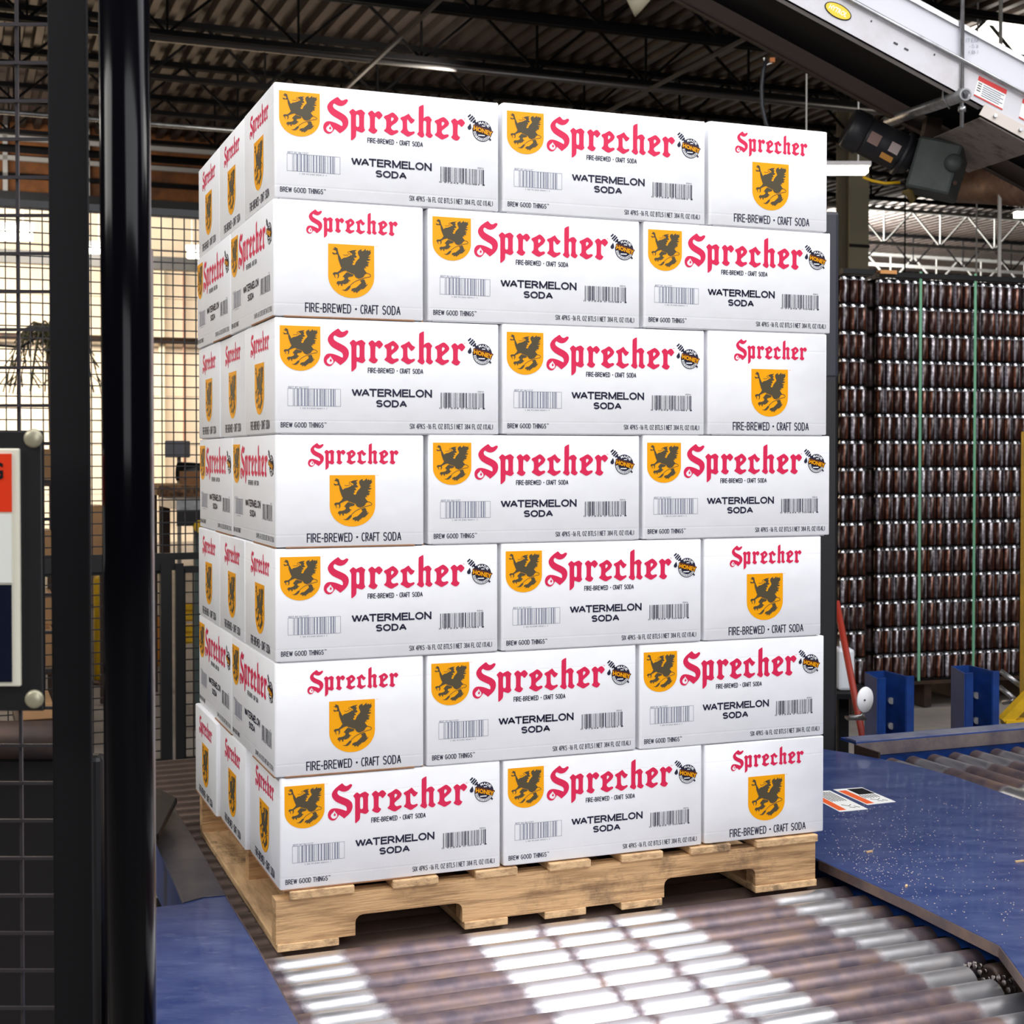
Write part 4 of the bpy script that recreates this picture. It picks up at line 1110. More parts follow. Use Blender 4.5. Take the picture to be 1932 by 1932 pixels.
# insulated wall above the opening and its black header
struct(MB().box(-14, 6.2, 20.4, 20.5, 4.98, 6.0), 'wall_insulated', mat('insulation', (150, 92, 44), .75, rgb2=(82, 50, 28), nscale=2.4, bump=.6, bscale=6))
hd = MB().box(-14, 6.2, 20.25, 20.4, 4.82, 5.03); struct(hd, 'trim_1', BLACK)
gi = 2
for z in (5.22, 5.45, 5.72):
    struct(MB().box(-14, 6.2, 20.3, 20.36, z, z + .06), 'trim_%d' % gi, JOISTG if z != 5.22 else JOIST); gi += 1
s = MB()
for i in range(14): s.box(-12 + i * 1.05, -11.94 + i * 1.05, 20.3, 20.36, 5.03, 6.0)
struct(s, 'trim_%d' % gi, JOISTG); gi += 1

# roof joists


def joist(v, ua, ub, m, zb=5.3, name='roof_joist', label='dark open-web steel roof joist under the ribbed deck', grp='roof joists over the hall', far=False):
    o = empty(name, uvw((ua + ub) / 2, v, zb), label, 'joist', grp, rz=TH)
    h = HZ - zb; L_ = (ub - ua) / 2
    MB().box(-L_, L_, -.05, .05, h - .06, h - .002).build('top_chord', m, o)
    mc_ = JOISTG if far else m  # far chords pale: the strong light on them is in their colour
    MB().box(-L_, L_, -.045, -.01, 0, .05).build('bottom_chord', mc_, o); MB().box(-L_, L_, .01, .045, 0, .05).build('bottom_chord', mc_, o)
    wb = MB(); x = -L_; k = 0
    while x < L_ - .6:
        wb.bar((x, 0, h - .04), (x + .6, 0, .03), .025, .025); wb.bar((x + .6, 0, .03), (x + 1.2, 0, h - .04), .025, .025)
        wb.bar((x + .6, 0, .03), (x + .6, 0, h - .04), .02, .02); x += 1.2
    tag(wb.build('web_bars', m, o), kind='stuff')
    return o


nth = ['nearest', 'second', 'third', 'fourth', 'fifth', 'sixth', 'seventh', 'eighth', 'ninth', 'tenth', 'eleventh', 'twelfth', 'thirteenth', 'fourteenth', 'fifteenth', 'sixteenth', 'seventeenth', 'eighteenth']
for i in range(6):
    j = joist(10.2 + i * 1.55, -12, 26, JOIST)
    j['label'] = 'dark open-web roof joist crossing the hall, %s from the camera' % nth[i]
for i in range(9):
    j = joist(21.4 + i * 2.4, 6.3, 29, JOIST if i % 2 else JOISTG, 5.25, far=True)
    j['label'] = '%s roof joist of the far bay above the can pallets, %s from the camera' % ('dark' if i % 2 else 'pale', nth[i])
# pipes / conduits under the joists
for i, (v, z, r, m, u0_, u1_) in enumerate(((13.1, 5.22, .03, mat('pipe_steel', (130, 126, 124), .4, .7), 1, 14), (16.4, 5.2, .028, GALV, -12, 14), (18.9, 5.32, .05, JOIST, -12, 6), (24.0, 4.95, .05, WHITEPAINT, 6.5, 28), (28.5, 4.9, .06, WHITEPAINT, 6.5, 28))):
    o = MB().tube([(u0_ - 3, 0, 0), (u1_ - 3, 0, 0)], r, 10).build('pipe', m, None, uvw(3, v, z) - (uvw(0, 0, 0)), TH)
    o.location = uvw(3, v, z)
    tag(o, ['thin bright pipe under the joists above the cartons', 'grey pipe under the joists crossing the whole hall', 'dark pipe before the insulated wall', 'white sprinkler pipe in the far bay, nearer one', 'white sprinkler pipe in the far bay, farther one'][i], 'pipe')
# cross bridging bars (diagonal, along v)
for i, (u_, z) in enumerate(((3.6, 5.35), (6.4, 5.35), (-1.5, 5.35))):
    o = MB().bar((0, -5, .0), (0, 5, 0), .03, .03).build('bridging_bar', mat('bar_grey', (96, 90, 86), .5) if i < 2 else JOIST, None, uvw(u_, 15, z - .22), TH)
    tag(o, ['pale bridging bar across the joists above the right carton', 'pale bridging bar across the joists behind the motor', 'dark bridging bar across the joists at upper left'][i], 'bar')


def strip_light(px0, px1, py, Y, label, h=.05, ang=0.0):
    a = at_y(px0, py, Y); b = at_y(px1, py, Y); L_ = (b - a).length
    o = empty('strip_light', (a + b) / 2, label, 'light')
    MB().box(-L_ / 2, L_ / 2, -.06, .06, h * .5, h * 1.2).build('housing', WHITEPAINT, o)
    MB().box(-L_ / 2 + .02, L_ / 2 - .02, -.05, .05, -h * .6, h * .5).build('tube', TUBE, o)
    for sx in (-L_ * .35, L_ * .35): MB().bar((sx, 0, h), (sx, 0, HZ - (a.z) ), .01, .01).build('hanger', JOISTG, o)
    return o


strip_light(1500, 1640, 321, 10.5, 'bright strip light behind the motor at the right of the cartons', .045)
strip_light(-60, 62, 443, 21.5, 'long strip light at far left behind the fence', .14)
strip_light(160, 192, 471, 22.5, 'short strip light seen between the two black posts', .10)
strip_light(352, 420, 479, 22.5, 'strip light half hidden by the left edge of the cartons', .11)
strip_light(1912, 1990, 405, 16, 'strip light at the right edge over the cans', .05)
# bright skylight at the upper right
sk = MB().box(-1.1, 1.1, -.45, .45, -.03, 0)
p = at_z(1990, 76, HZ - .06); o = tag(sk.build('skylight_panel', SKYL, None, p, TH), 'bright skylight panel in the roof at the upper right', 'skylight')
# small lamp hanging at top
p = at_y(1197, 6, 9.0)
o = empty('lamp_shade', p, 'small pale lamp shade hanging at the top of the frame', 'lamp')
sh = MB().lathe([(.02, .10), (.035, .09), (.06, .02), (.075, -.03), (.07, -.035), (.03, .05)], n=20).build('shade', mat('shade', (205, 196, 170), .5), o); sh.rotation_euler = (.2, 1.1, 0)
MB().bar((0, 0, .05), (0, 0, HZ - p.z - .05), .012, .012).build('hanger', JOIST, o)

# column behind the motor
p = at_y(1606, 900, 18)
o = empty('column', (p.x, p.y, 0), 'beige steel column behind the cartons and left can load', 'column', rz=TH)
colm = mat('column_paint', (168, 160, 138), .55)
m = MB(); m.box(-.14, .14, -.15, -.12, 0, 5.9); m.build('flange', colm, o)
m = MB(); m.box(-.14, .14, .12, .15, 0, 5.9); m.build('flange', colm, o)
MB().box(-.012, .012, -.12, .12, 0, 5.9).build('web', colm, o)
MB().box(-.15, .15, -.155, -.15, at_y(1606, 467, 18).z - .02, at_y(1606, 467, 18).z + .02).build('band', BLACK, o)
# spiral duct
a = at_y(1790, 345, 13); b = at_y(1990, 352, 11.5)
o = tag(MB().tube([(0, 0, 0), tuple(b - a)], .17, 24).build('duct', mat('duct', (150, 118, 100), .5, .3, rgb2=(96, 70, 58), nscale=8), None, a), 'brownish round duct behind the motor at the right', 'duct')

# hangers and thin posts over the cans
for i, (x, y0, y1, Y) in enumerate(((1885, 418, 530, 12), (1842, 440, 520, 14), (1707, 428, 520, 14))):
    a = at_y(x, y0, Y); b = at_y(x, y1, Y)
    tag(MB().bar((0, 0, 0), (0, 0, HZ - b.z), .025 if i == 0 else .012, .025 if i == 0 else .012).build('hanger_rod', JOISTG if i != 2 else JOIST, None, b),
        ['thick pale hanger rod above the cans', 'thin pale hanger rod above the cans', 'thin dark hanger rod right of the column'][i], 'rod')

# ------------------------------------------------------------------ overhead inclined conveyor
AN = radians(28.3); du = Vector((cos(AN), 0, -sin(AN))); dn = Vector((sin(AN), 0, cos(AN)))
Y1, Y2 = 5.0, 5.75
o0 = at_y(1480, 0, Y1)
oc = empty('overhead_conveyor', o0, 'white inclined belt conveyor overhead at the upper right', 'conveyor')


def OB(name, s0, s1, y0, y1, n0_, n1_, m, parent=oc, bevel=0):
    mb = MB(); P = []
    for n_ in (n0_, n1_):
        for (s_, y_) in ((s0, y0), (s1, y0), (s1, y1), (s0, y1)):
            P.append(tuple(du * s_ + dn * n_ + Vector((0, y_, y_ * .093))))
    mb.quad_box(P); return mb.build(name, m, parent, bevel=bevel)


px2m = Y1 / F
OB('near_side_frame', -.6, 1.4, 0, .012, 0, .100, WHITEPAINT); OB('near_flange', -.6, .78, 0, .05, 0, .006, WHITEPAINT)
OB('near_guard', -.6, 1.4, .012, .022, .100, .205, mat('guard_white', (208, 208, 216), .4)); OB('guard_top_rail', -.6, 1.4, .0, .03, .205, .222, GALV)
tb = MB().tube([tuple(du * -.6 + dn * .104 + Vector((0, -.012, 0))), tuple(du * 1.4 + dn * .104 + Vector((0, -.012, 0)))], .008, 10).build('guide_rail', GALV, oc)
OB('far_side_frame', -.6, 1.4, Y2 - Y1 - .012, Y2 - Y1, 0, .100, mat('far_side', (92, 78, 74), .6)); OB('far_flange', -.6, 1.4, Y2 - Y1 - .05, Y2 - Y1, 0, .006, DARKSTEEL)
OB('belt', -.6, 1.4, .02, Y2 - Y1 - .02, .085, .092, MATTBLACK)
OB('bed_pan', -.6, 1.4, .03, Y2 - Y1 - .03, .070, .074, MATTBLACK)
OB('bottom_pan', .79, 1.02, .01, Y2 - Y1 + .02, -.035, -.03, mat('pan_white', (150, 140, 136), .6, rgb2=(84, 74, 70), nscale=12, thr=(.5, .7)))
sp2 = OB('splice_plate', .78, 1.3, -.006, .0, -.028, .012, mat('splice', (200, 190, 182), .5, .3))
for s_ in (.83, .93, 1.03):
    MB().tube([tuple(du * s_ - dn * .008 + Vector((0, -.006, 0))), tuple(du * s_ - dn * .008 + Vector((0, -.016, 0)))], .007, 6).build('bolt', GALV, oc)
# slots and holes
for (x, y, w_) in ((1690, 82, .016), (1710, 93, .016), (1644, 40, .005), (1763, 103, .005)):
    p = at_y(x, y, Y1 - .0012) - o0
    mb = MB(); mb.bar(tuple(p - du * w_ / 2), tuple(p + du * w_ / 2), .002, .006); mb.build('slot', BLACK, oc)
# oval nameplate
p = at_y(1581, 21, Y1 - .001) - o0


def oval(rx, rz, y, m, name, par):
    mb = MB(); poly = [(rx * cos(i * pi / 20), rz * sin(i * pi / 20)) for i in range(40)]
    base = []
    for a, b in poly: base.append(tuple(p + du * a + dn * b + Vector((0, y, 0))))
    n = len(base); mb.v = base + [tuple(Vector(q_) + Vector((0, .001, 0))) for q_ in base]; mb.f = [tuple(range(n - 1, -1, -1)), tuple(range(n, 2 * n))] + [(i, (i + 1) % n, n + (i + 1) % n, n + i) for i in range(n)]; mb.sm = [False] * (n + 2)
    return mb.build(name, m, par)


npz = oval(.051, .0245, -.0015, MATTBLACK, 'nameplate', oc); oval(.047, .021, -.0025, mat('badge_yellow', (240, 200, 20), .45), 'nameplate_face', npz)
tx = MB(); add_text(tx, 'HYTROL', -.034, .034, -.008, .009, 0, .02); V_ = []
for (a, _, b) in tx.v: V_.append(tuple(p + du * a + dn * b + Vector((0, -.0032, 0))))
tx.v = V_; tx.build('nameplate_lettering', PAPER, npz, fix=False)
# handwriting
p = at_y(1833, 92, Y1 + .010) - o0
tx = MB()
for i, s_ in enumerate(('ITEM', '-53', '(B)')): stroke_text(tx, s_, -.02 + .01 * (i > 0), .022, .022 - i * .02, .034 - i * .02, .0012, 0)
V_ = []
for (a, _, b) in tx.v: V_.append(tuple(p + Vector((a, -.0035, b))))
tx.v = V_; tx.build('handwriting', GREYINK, oc, fix=False)
# warning label
c4 = [at_y(x, y, Y1 - .0015) - o0 for x, y in ((1847, 143), (1900, 170), (1891, 208), (1837, 180))]


def lab_patch(nm, a0, a1, b0, b1, m, dy, par):
    Q = lambda a, b: c4[0] * (1 - a) * (1 - b) + c4[1] * a * (1 - b) + c4[2] * a * b + c4[3] * (1 - a) * b
    mb = MB(); ps = [Q(a0, b1), Q(a1, b1), Q(a1, b0), Q(a0, b0)]; mb.quad_box([tuple(p_ + Vector((0, dy, 0))) for p_ in ps] + [tuple(p_ + Vector((0, dy + .0004, 0))) for p_ in ps]); return mb.build(nm, m, par)


wl = lab_patch('warning_label', 0, 1, 0, 1, PAPER, 0, oc); lab_patch('label_header', 0, 1, 0, .22, RED, -.001, wl); lab_patch('label_rule', 0, 1, .93, 1, RED, -.001, wl)
for i in range(6): lab_patch('text_line', .22, .95 - .1 * (i % 2), .30 + i * .10, .335 + i * .10, GREYINK, -.001, wl)
for i in range(4): lab_patch('text_mark', .04, .17, .30 + i * .12, .34 + i * .12, MATTBLACK, -.001, wl)
c4 = [at_y(x, y, Y1 - .0015) - o0 for x, y in ((1930, 186), (1980, 212), (1972, 250), (1922, 222))]
wl = lab_patch('warning_label', 0, 1, 0, 1, PAPER, 0, oc); lab_patch('label_header', 0, 1, 0, .22, RED, -.001, wl); lab_patch('label_rule', 0, 1, .93, 1, RED, -.001, wl)
# pipe hanger
a = at_y(1822, 178, 4.93); b = at_y(1676, 229, 5.85)
hg = empty('hanger_pipe', a, 'galvanised pipe and rod carrying the overhead conveyor', 'pipe')
d_ = b - a
m = MB(); n_ = 20
dd = d_.normalized(); xx = dd.cross(Vector((0, 0, 1))).normalized(); yy = xx.cross(dd)
for (pt, r) in ((Vector((0, 0, 0)), .016), (Vector((0, 0, 0)), .021), (d_, .021)):
    for i in range(n_): m.v.append(tuple(pt + xx * r * cos(2 * pi * i / n_) + yy * r * sin(2 * pi * i / n_)))
for j in (0, 1):
    for i in range(n_): m.f.append((j * n_ + i, j * n_ + (i + 1) % n_, (j + 1) * n_ + (i + 1) % n_, (j + 1) * n_ + i)); m.sm.append(j == 1)
m.v += [tuple(Vector(m.v[i]) + dd * .12) for i in range(n_)]
for i in range(n_): m.f.append((i, (i + 1) % n_, 3 * n_ + (i + 1) % n_, 3 * n_ + i)); m.sm.append(True)
m.f.append(tuple(3 * n_ + i for i in range(n_))); m.sm.append(False)
m.build('cross_pipe', GALV, hg)
rb_ = at_y(1815, 186, 4.99) - a
MB().tube([(rb_.x, rb_.y, -.10), (rb_.x, rb_.y, HZ - a.z)], .0075, 10).build('threaded_rod', GALV, hg)
MB().tube([(rb_.x, rb_.y, -.045), (rb_.x, rb_.y, -.028)], .014, 6).build('nut', GALV, hg)
MB().tube([(rb_.x, rb_.y, .022), (rb_.x, rb_.y, .034)], .014, 6).build('nut', GALV, hg)
q = dd * .16
MB().tube([tuple(q - yy * .03 + xx * .0), tuple(q - xx * .028), tuple(q - xx * .028 + yy * .06), tuple(q - xx * .09 + yy * .09)], .004, 8).build('clamp', GALV, hg)
# motor
mc = at_y(1606, 243, 5.62); me_ = at_y(1722, 300, 5.62)
mo = empty('motor', mc, 'dark electric motor with finned cowl hung under the overhead conveyor', 'motor')
ax = (me_ - mc); Lm = ax.length; Rm = .078
MOT = mat('motor_black', (38, 38, 42), .45)
rotq = (Vector((0, 0, 1)).rotation_difference(ax)).to_euler()


def mlathe(name, prof_, m, n=28):
    o = MB().lathe(prof_, n=n).build(name, m, mo); o.rotation_euler = rotq; return o


mlathe('fan_cowl', [(.055, -.012), (.07, -.018), (.076, -.012), (.080, .0), (.080, .05), (.074, .055)], MOT)
mlathe('housing', [(.03, .01), (.072, .05), (.074, .07), (.074, Lm * .9), (.062, Lm * .98), (.04, Lm)], MOT)
g = MB()
for i in range(7): g.bar((-.06 + i * .02, -.05, -.01), (-.06 + i * .02, .05, -.01), .004, .004)
g = g.build('grille', MOT, mo); g.rotation_euler = rotq
mlathe('flange', [(.05, Lm * .80), (.086, Lm * .80), (.086, Lm * .86), (.05, Lm * .86)], MOT)
for i, (x, y, w_, h_, m) in enumerate(((1650, 262, .045, .045, mat('plate_pink', (150, 120, 112), .5)), (1688, 280, .04, .04, mat('plate_silver', (190, 172, 170), .4, .3)), (1672, 297, .05, .022, mat('plate_amber', (190, 130, 40), .5)))):
    p = at_y(x, y, 5.535) - mc
    mb = MB(); mb.bar(tuple(p - du * w_ / 2), tuple(p + du * w_ / 2), .003, h_); pl = mb.build('rating_plate', m, mo); pl['label'] = ['pinkish rating plate', 'silver rating plate', 'amber warning sticker'][i]
gb = at_y(1770, 322, 5.60)
gbx = empty('gearbox', gb, 'grey-green cast gearbox at the end of the motor', 'gearbox')
GG = mat('gear_grey', (66, 74, 72), .5, noise=.3, nscale=10)
mb = MB(); hx_ = .078; P = []
for n_2 in (-.095, .085):
    for (s_, y_) in ((-.07, -.11), (.07, -.11), (.07, .11), (-.07, .11)): P.append(tuple(Vector((s_, y_, 0)) + Vector((.05 * (n_2 < 0) - .02, 0, n_2))))
gq = MB().box(-.085, .085, -.12, .10, -.10, .10).build('case', GG, gbx, bevel=.012); gq.rotation_euler = (.0, radians(16), radians(-24))
MB().lathe([(.001, .03), (.028, .03), (.034, .02), (.034, 0)], n=24).build('shaft_cover', GG, gbx, (.02, -.135, .0)).rotation_euler = (pi / 2, 0, radians(-24))
for (x, z) in ((.045, .07), (.02, -.075)): MB().tube([(0, 0, 0), (0, -.015, 0)], .009, 6).build('bolt', DARKSTEEL, gbx, (x, -.135, z))
MB().tube([(-.10, -.02, -.06), (-.13, -.04, -.09), (-.10, -.04, -.12)], .022, 12).build('elbow', mat('brass', (150, 132, 84), .4, .8), gbx)
MB().bar((-.05, 0, .05), (-.02, 0, .2), .06, .06).build('bracket', DARKSTEEL, gbx)
# yellow cable under the motor, black cable at left
pts = [at_y(x, y, 5.6) for x, y in ((1628, 334), (1645, 341), (1670, 346), (1698, 344))]
tag(MB().tube([tuple(p_ - pts[0]) for p_ in pts], .006, 8).build('cable', YELLOW, None, pts[0]), 'short yellow cable below the motor', 'cable')
pts = [at_y(x, y, 5.3) for x, y in ((1446, 112), (1440, 135), (1437, 165), (1438, 200), (1445, 232), (1458, 262))]
o = empty('cable', pts[0], 'black cable hanging from the overhead conveyor behind the right carton', 'cable')
MB().tube([tuple(p_ - pts[0]) for p_ in pts], .0075, 8).build('cord', mat('cable_black', (28, 30, 36), .5), o)
MB().tube([(-.01, 0, .006), (0, 0, -.02), (.02, 0, -.012)], .004, 8).build('cable_tie', PAPER, o)
MB().box(.012, .030, -.01, .01, -.012, .004).build('connector', mat('conn', (190, 110, 40), .5), o)

# ------------------------------------------------------------------ far fence seen past the left of the stack
fv = 6.5
zt = at_v(335, 402, fv).z; zmid = at_v(335, 1062, fv).z; zlow = at_v(335, 1435, fv).z


def fence_panel(u0_, u1_, v, zb, zt_, label, pitch=.05, wr=.0026, grp=None, m=WIRE, rail=.03):
    o = empty('wire_fence', uvw((u0_ + u1_) / 2, v, zb), label, 'fence', grp, rz=TH)
    L_ = (u1_ - u0_) / 2; H_ = zt_ - zb
    wv = MB(); x = -L_
    while x <= L_ + .001: wv.bar((x, 0, 0), (x, 0, H_), wr * 2, wr * 2); x += pitch
    tag(wv.build('upright_wires', m, o), kind='stuff')
    wh_ = MB(); z = 0
    while z <= H_ + .001: wh_.bar((-L_, -.005, z), (L_, -.005, z), wr * 2, wr * 2); z += pitch
    tag(wh_.build('cross_wires', m, o), kind='stuff')
    for z in (0, H_): MB().box(-L_, L_, -.012, .012, z - rail / 2, z + rail / 2).build('frame_rail', BLACK, o)
    for x in (-L_, L_): MB().box(x - rail / 2, x + rail / 2, -.012, .012, 0, H_).build('frame_stile', BLACK, o)
    return o


uf = to_uv(at_v(378, 900, fv))[0]; upst = to_uv(at_v(326, 1200, fv))[0]
fence_panel(-3.4, uf + .8, fv, zmid + .03, zt, 'upper black wire mesh panel behind the left side of the cartons')
fence_panel(upst + .04, uf + .8, fv, zlow, zmid - .03, 'lower black wire mesh panel right of its post, behind the cartons')
fence_panel(-3.4, upst - .04, fv, zlow, zmid - .03, 'lower black wire mesh panel left of its post')
o = tag(MB().box(-2.2, 2.2, -.03, .03, -.03, .03).build('fence_rail', BLACK, None, uvw(-1.3, fv, zmid), TH), 'black middle rail between the wire mesh panels', 'rail')
for i, (x0, x1) in enumerate(((303, 324), (331, 346))):
    a = to_uv(at_v(x0, 1200, fv - .03))[0]; b = to_uv(at_v(x1, 1200, fv - .03))[0]
    o = empty('fence_post', uvw((a + b) / 2, fv, 0), ['wide black fence post left of the brown gap', 'narrow black fence post right of the brown gap'][i], 'post', rz=TH)
    MB().box(-(b - a) / 2, (b - a) / 2, -.045, -.014, 0, zmid).build('upright', BLACK, o); MB().box(-(b - a) / 2, (b - a) / 2, -.06, .03, 0, .01).build('foot', BLACK, o)

# ------------------------------------------------------------------ near posts, near mesh, sign at the left


def near_post_flat():
    Y = 1.75
    a0, a1 = at_y(88, 0, Y), at_y(162, 0, Y); b0_, b1_ = at_y(102, 1932, Y), at_y(174, 1932, Y)
    dxz = (b0_.x - a0.x) / (b0_.z - a0.z)
    zlo, zhi = 0, 3.0
    o = empty('frame_post', (b0_.x, Y, 0), 'flat matt black upright nearest the sign at the left', 'post')
    xl = lambda z: b0_.x + dxz * (z - b0_.z) - b0_.x; wd = a1.x - a0.x
    P = [(xl(zlo), 0, zlo), (xl(zlo) + wd, 0, zlo), (xl(zlo) + wd, .010, zlo), (xl(zlo), .010, zlo), (xl(zhi), 0, zhi), (xl(zhi) + wd, 0, zhi), (xl(zhi) + wd, .010, zhi), (xl(zhi), .010, zhi)]
    MB().quad_box(P).build('upright', MATTBLACK, o, bevel=.002)
    MB().box(-.05, wd + .05, -.04, .09, 0, .012).build('foot_plate', MATTBLACK, o)


near_post_flat()
Y = 1.62
a = at_y(234, 0, Y); b = at_y(247.5, 1932, Y); r = (at_y(281, 0, Y).x - at_y(187, 0, Y).x) / 2
d_ = (a - b) / (a.z - b.z)
lo = b + d_ * (0 - b.z); hi = b + d_ * (3.0 - b.z)
o = empty('frame_post', (lo.x, lo.y, 0), 'round glossy black upright left of the cartons', 'post')
MB().tube([(0, 0, 0), tuple(hi - lo)], r, 48).build('tube', GLOSSBLACK, o)
MB().box(-.06, .06, -.06, .06, 0, .012).build('foot_plate', MATTBLACK, o)
# thin bright steel edge on its right
p = at_y(290, 1400, Y + .06)
MB().box(p.x - lo.x - .006, p.x - lo.x + .002, .05, .06, 0, 1.75).build('edge_strip', mat('edge_strip', (120, 110, 110), .3, .8), o)
# near wire panel
Yn = 1.92
x0 = at_y(-60, 900, Yn).x; x1 = at_y(112, 900, Yn).x
o = empty('wire_fence', ((x0 + x1) / 2, Yn, 0), 'near black wire mesh panel behind the sign at far left', 'fence')
wv = MB()
zr = at_y(40, 622, Yn).z; stp = .0505
z = zr - stp * 26
while z < 2.6:
    wv.bar((x0 - o.location.x, 0, z), (x1 - o.location.x, 0, z), .0042, .0042); z += stp
for xp in (35, 35 - 73, 108): wv.bar((at_y(xp, 900, Yn).x - o.location.x, .004, .1), (at_y(xp - 6, 0, Yn).x - o.location.x, .004, 2.6), .0042, .0042)
tag(wv.build('wires', mat('wire_grey', (70, 66, 70), .4, .5), o), kind='stuff')
# sign
Ys = 1.70
P_ = lambda x, y, Y=Ys: at_y(x, y, Y)
c = P_(0, 1070); c.x = P_(-90, 1070).x
so = empty('safety_sign', c, 'safety sign with orange-red header and dark blue field at the left edge', 'sign')


def srect(nm, x0, x1, y0, y1, d0, d1, m, par=so, bevel=0):
    A = P_(x0, y1); B = P_(x1, y0)
    return MB().box(A.x - c.x, B.x - c.x, d0, d1, A.z - c.z, B.z - c.z).build(nm, m, par, bevel=bevel)


srect('back_plate', -200, 73, 812, 1345, .012, .02, BLACK, bevel=.002)
srect('sign_frame', -180, 33, 846, 1297, .006, .012, mat('sign_cream', (226, 222, 204), .4), bevel=.002)
srect('header', -172, 19, 856, 966, .004, .006, mat('sign_red', (222, 52, 10), .4))
srect('middle_field', -172, 19, 970, 1100, .004, .006, mat('sign_white', (226, 228, 222), .4))
srect('lower_field', -172, 19, 1104, 1288, .004, .006, mat('sign_navy', (8, 14, 36), .3))
tx = MB()
A = P_(-160, 905); B = P_(4, 872); add_text(tx, 'WARNING', A.x - c.x, B.x - c.x, A.z - c.z, B.z - c.z, .0032, .03)
A = P_(-100, 898 + 0); tx2 = tx.build('header_lettering', MATTBLACK, so, fix=False)
for (x, y) in ((57, 827), (59, 1322)):
    p = P_(x, y, Ys)
    bl = MB().lathe([(.001, .006), (.008, .006), (.011, .003), (.0115, 0)], n=20).build('bolt', mat('bolt_cream', (170, 164, 140), .4, .4), so, (p.x - c.x, .012, p.z - c.z)); bl.rotation_euler = (pi / 2, 0, 0)
MB().box(-.02, .02, .02, .03, -c.z, .12).build('bracket', BLACK, so, (P_(-70, 0).x - c.x, 0, 0))
# dark sill and machinery under the near mesh
p = at_y(40, 1365, 2.6)
o = empty('machine_cabinet', (p.x - .3, 2.7, 0), 'dark machine cabinet with rounded sill at lower left behind the mesh', 'cabinet')
MB().box(-.5, .445, -.1, -.06, 0, p.z - .06).build('body', mat('cab_dark', (14, 13, 16), .4), o, bevel=.01)
MB().tube([(-.5, -.1, p.z - .03), (.39, -.1, p.z - .03)], .035, 16).build('sill', DARKSTEEL, o)

# ------------------------------------------------------------------ room beyond the fence (left)
# dark cross beam in the bright room
o = tag(MB().box(-8, 5.5, -.1, .1, -.10, .10).build('beam', BLACK, None, uvw(0, 23.5, at_v(150, 490, 23.5).z), TH), 'black beam crossing the bright room behind the fence', 'beam')
o = tag(MB().tube([(-8, 0, 0), (5.5, 0, 0)], .06, 10).build('pipe', DARKSTEEL, None, uvw(0, 25.6, at_v(330, 643, 25.6).z), TH), 'dark horizontal pipe on the bright rear wall', 'pipe')
for i, x in enumerate((306, 348)):
    p = at_v(x, 700, 25.8)
    o = tag(MB().bar((0, 0, -2.6), (.0, 0, 1.8), .10 if i == 0 else .04, .05).build('downpipe', mat('pipe_cream', (214, 204, 178), .5) if i == 0 else mat('pipe_rust', (170, 110, 80), .5), None, p), ['cream downpipe on the bright rear wall', 'thin rust-coloured conduit on the bright rear wall'][i], 'pipe')
# palm
p = at_v(92, 900, 12)
o = empty('palm', (p.x + .05, p.y, 0), 'palm with drooping grey-green fronds behind the fence at left', 'plant')
zc_ = at_v(92, 640, 12).z
MB().tube([(0, 0, 0), (.02, 0, zc_ * .5), (0, 0, zc_)], .06, 10).build('trunk', mat('trunk', (96, 74, 56), .9), o)
rn = random.Random(4); LEAF = mat('frond', (96, 92, 66), .7)
for i in range(16):
    a = rn.uniform(0, 2 * pi); l_ = rn.uniform(.30, .46); m = MB(); pts = []
    for t_ in range(6):
        f_ = t_ / 5; pts.append(Vector((cos(a) * l_ * f_, sin(a) * l_ * f_, zc_ + .28 * sin(f_ * 2.4) - .62 * f_ * f_)))
    for t_ in range(5):
        m.bar(tuple(pts[t_]), tuple(pts[t_ + 1]), .01, .008)
        for s_ in (-1, 1):
            sd = Vector((-sin(a), cos(a), 0)) * s_
            for q_ in (0, .5):
                b_ = pts[t_].lerp(pts[t_ + 1], q_); m.bar(tuple(b_), tuple(b_ + sd * .09 + Vector((cos(a) * .04, sin(a) * .04, -.09))), .012, .003)
    m.build('frond', LEAF, o)
tag(MB().box(-.2, .2, -.2, .2, 0, .45).build('planter', mat('planter', (120, 100, 80), .8), None, (p.x + .05, p.y, 0)), 'square planter of the palm behind the fence', 'planter')
# string-light wire
pts = [at_v(x, y, 12) for x, y in ((-20, 650), (40, 655), (80, 630), (95, 622))]
tag(MB().tube([tuple(q_ - pts[0]) for q_ in pts], .012, 6).build('wire', BLACK, None, pts[0]), 'sagging dark wire beside the palm', 'wire')

# work table with roll, machine
vt = 9.0


def V(x, y, v=vt): return at_v(x, y, v)


ta = to_uv(V(288, 930)); tb_ = to_uv(V(520, 930)); ztab = V(330, 905).z
o = empty('work_table', uvw((ta[0] + tb_[0]) / 2, vt, 0), 'work table with wooden top behind the mesh left of the cartons', 'table', rz=TH)
hw = (tb_[0] - ta[0]) / 2
MB().box(-hw, hw, -.2, .5, ztab - .09, ztab - .03).build('table_top', mat('ply', (190, 150, 104), .7, noise=.3, nscale=10), o)
for sx in (-hw + .05, hw - .05):
    for sy in (-.15, .45): MB().box(sx - .03, sx + .03, sy - .03, sy + .03, 0, ztab - .09).build('leg', DARKSTEEL, o)
rl = MB().tube([(-hw * .98, -.262, ztab - .09), (hw * .6, -.262, ztab - .09)], .06, 20).build('roll', mat('roll_brown', (136, 96, 58), .8, rgb2=(66, 44, 28), nscale=22, thr=(.42, .58)), None, uvw((ta[0] + tb_[0]) / 2, vt, 0), TH)
tag(rl, 'brown mottled roll lying along the table edge behind the fence', 'roll')
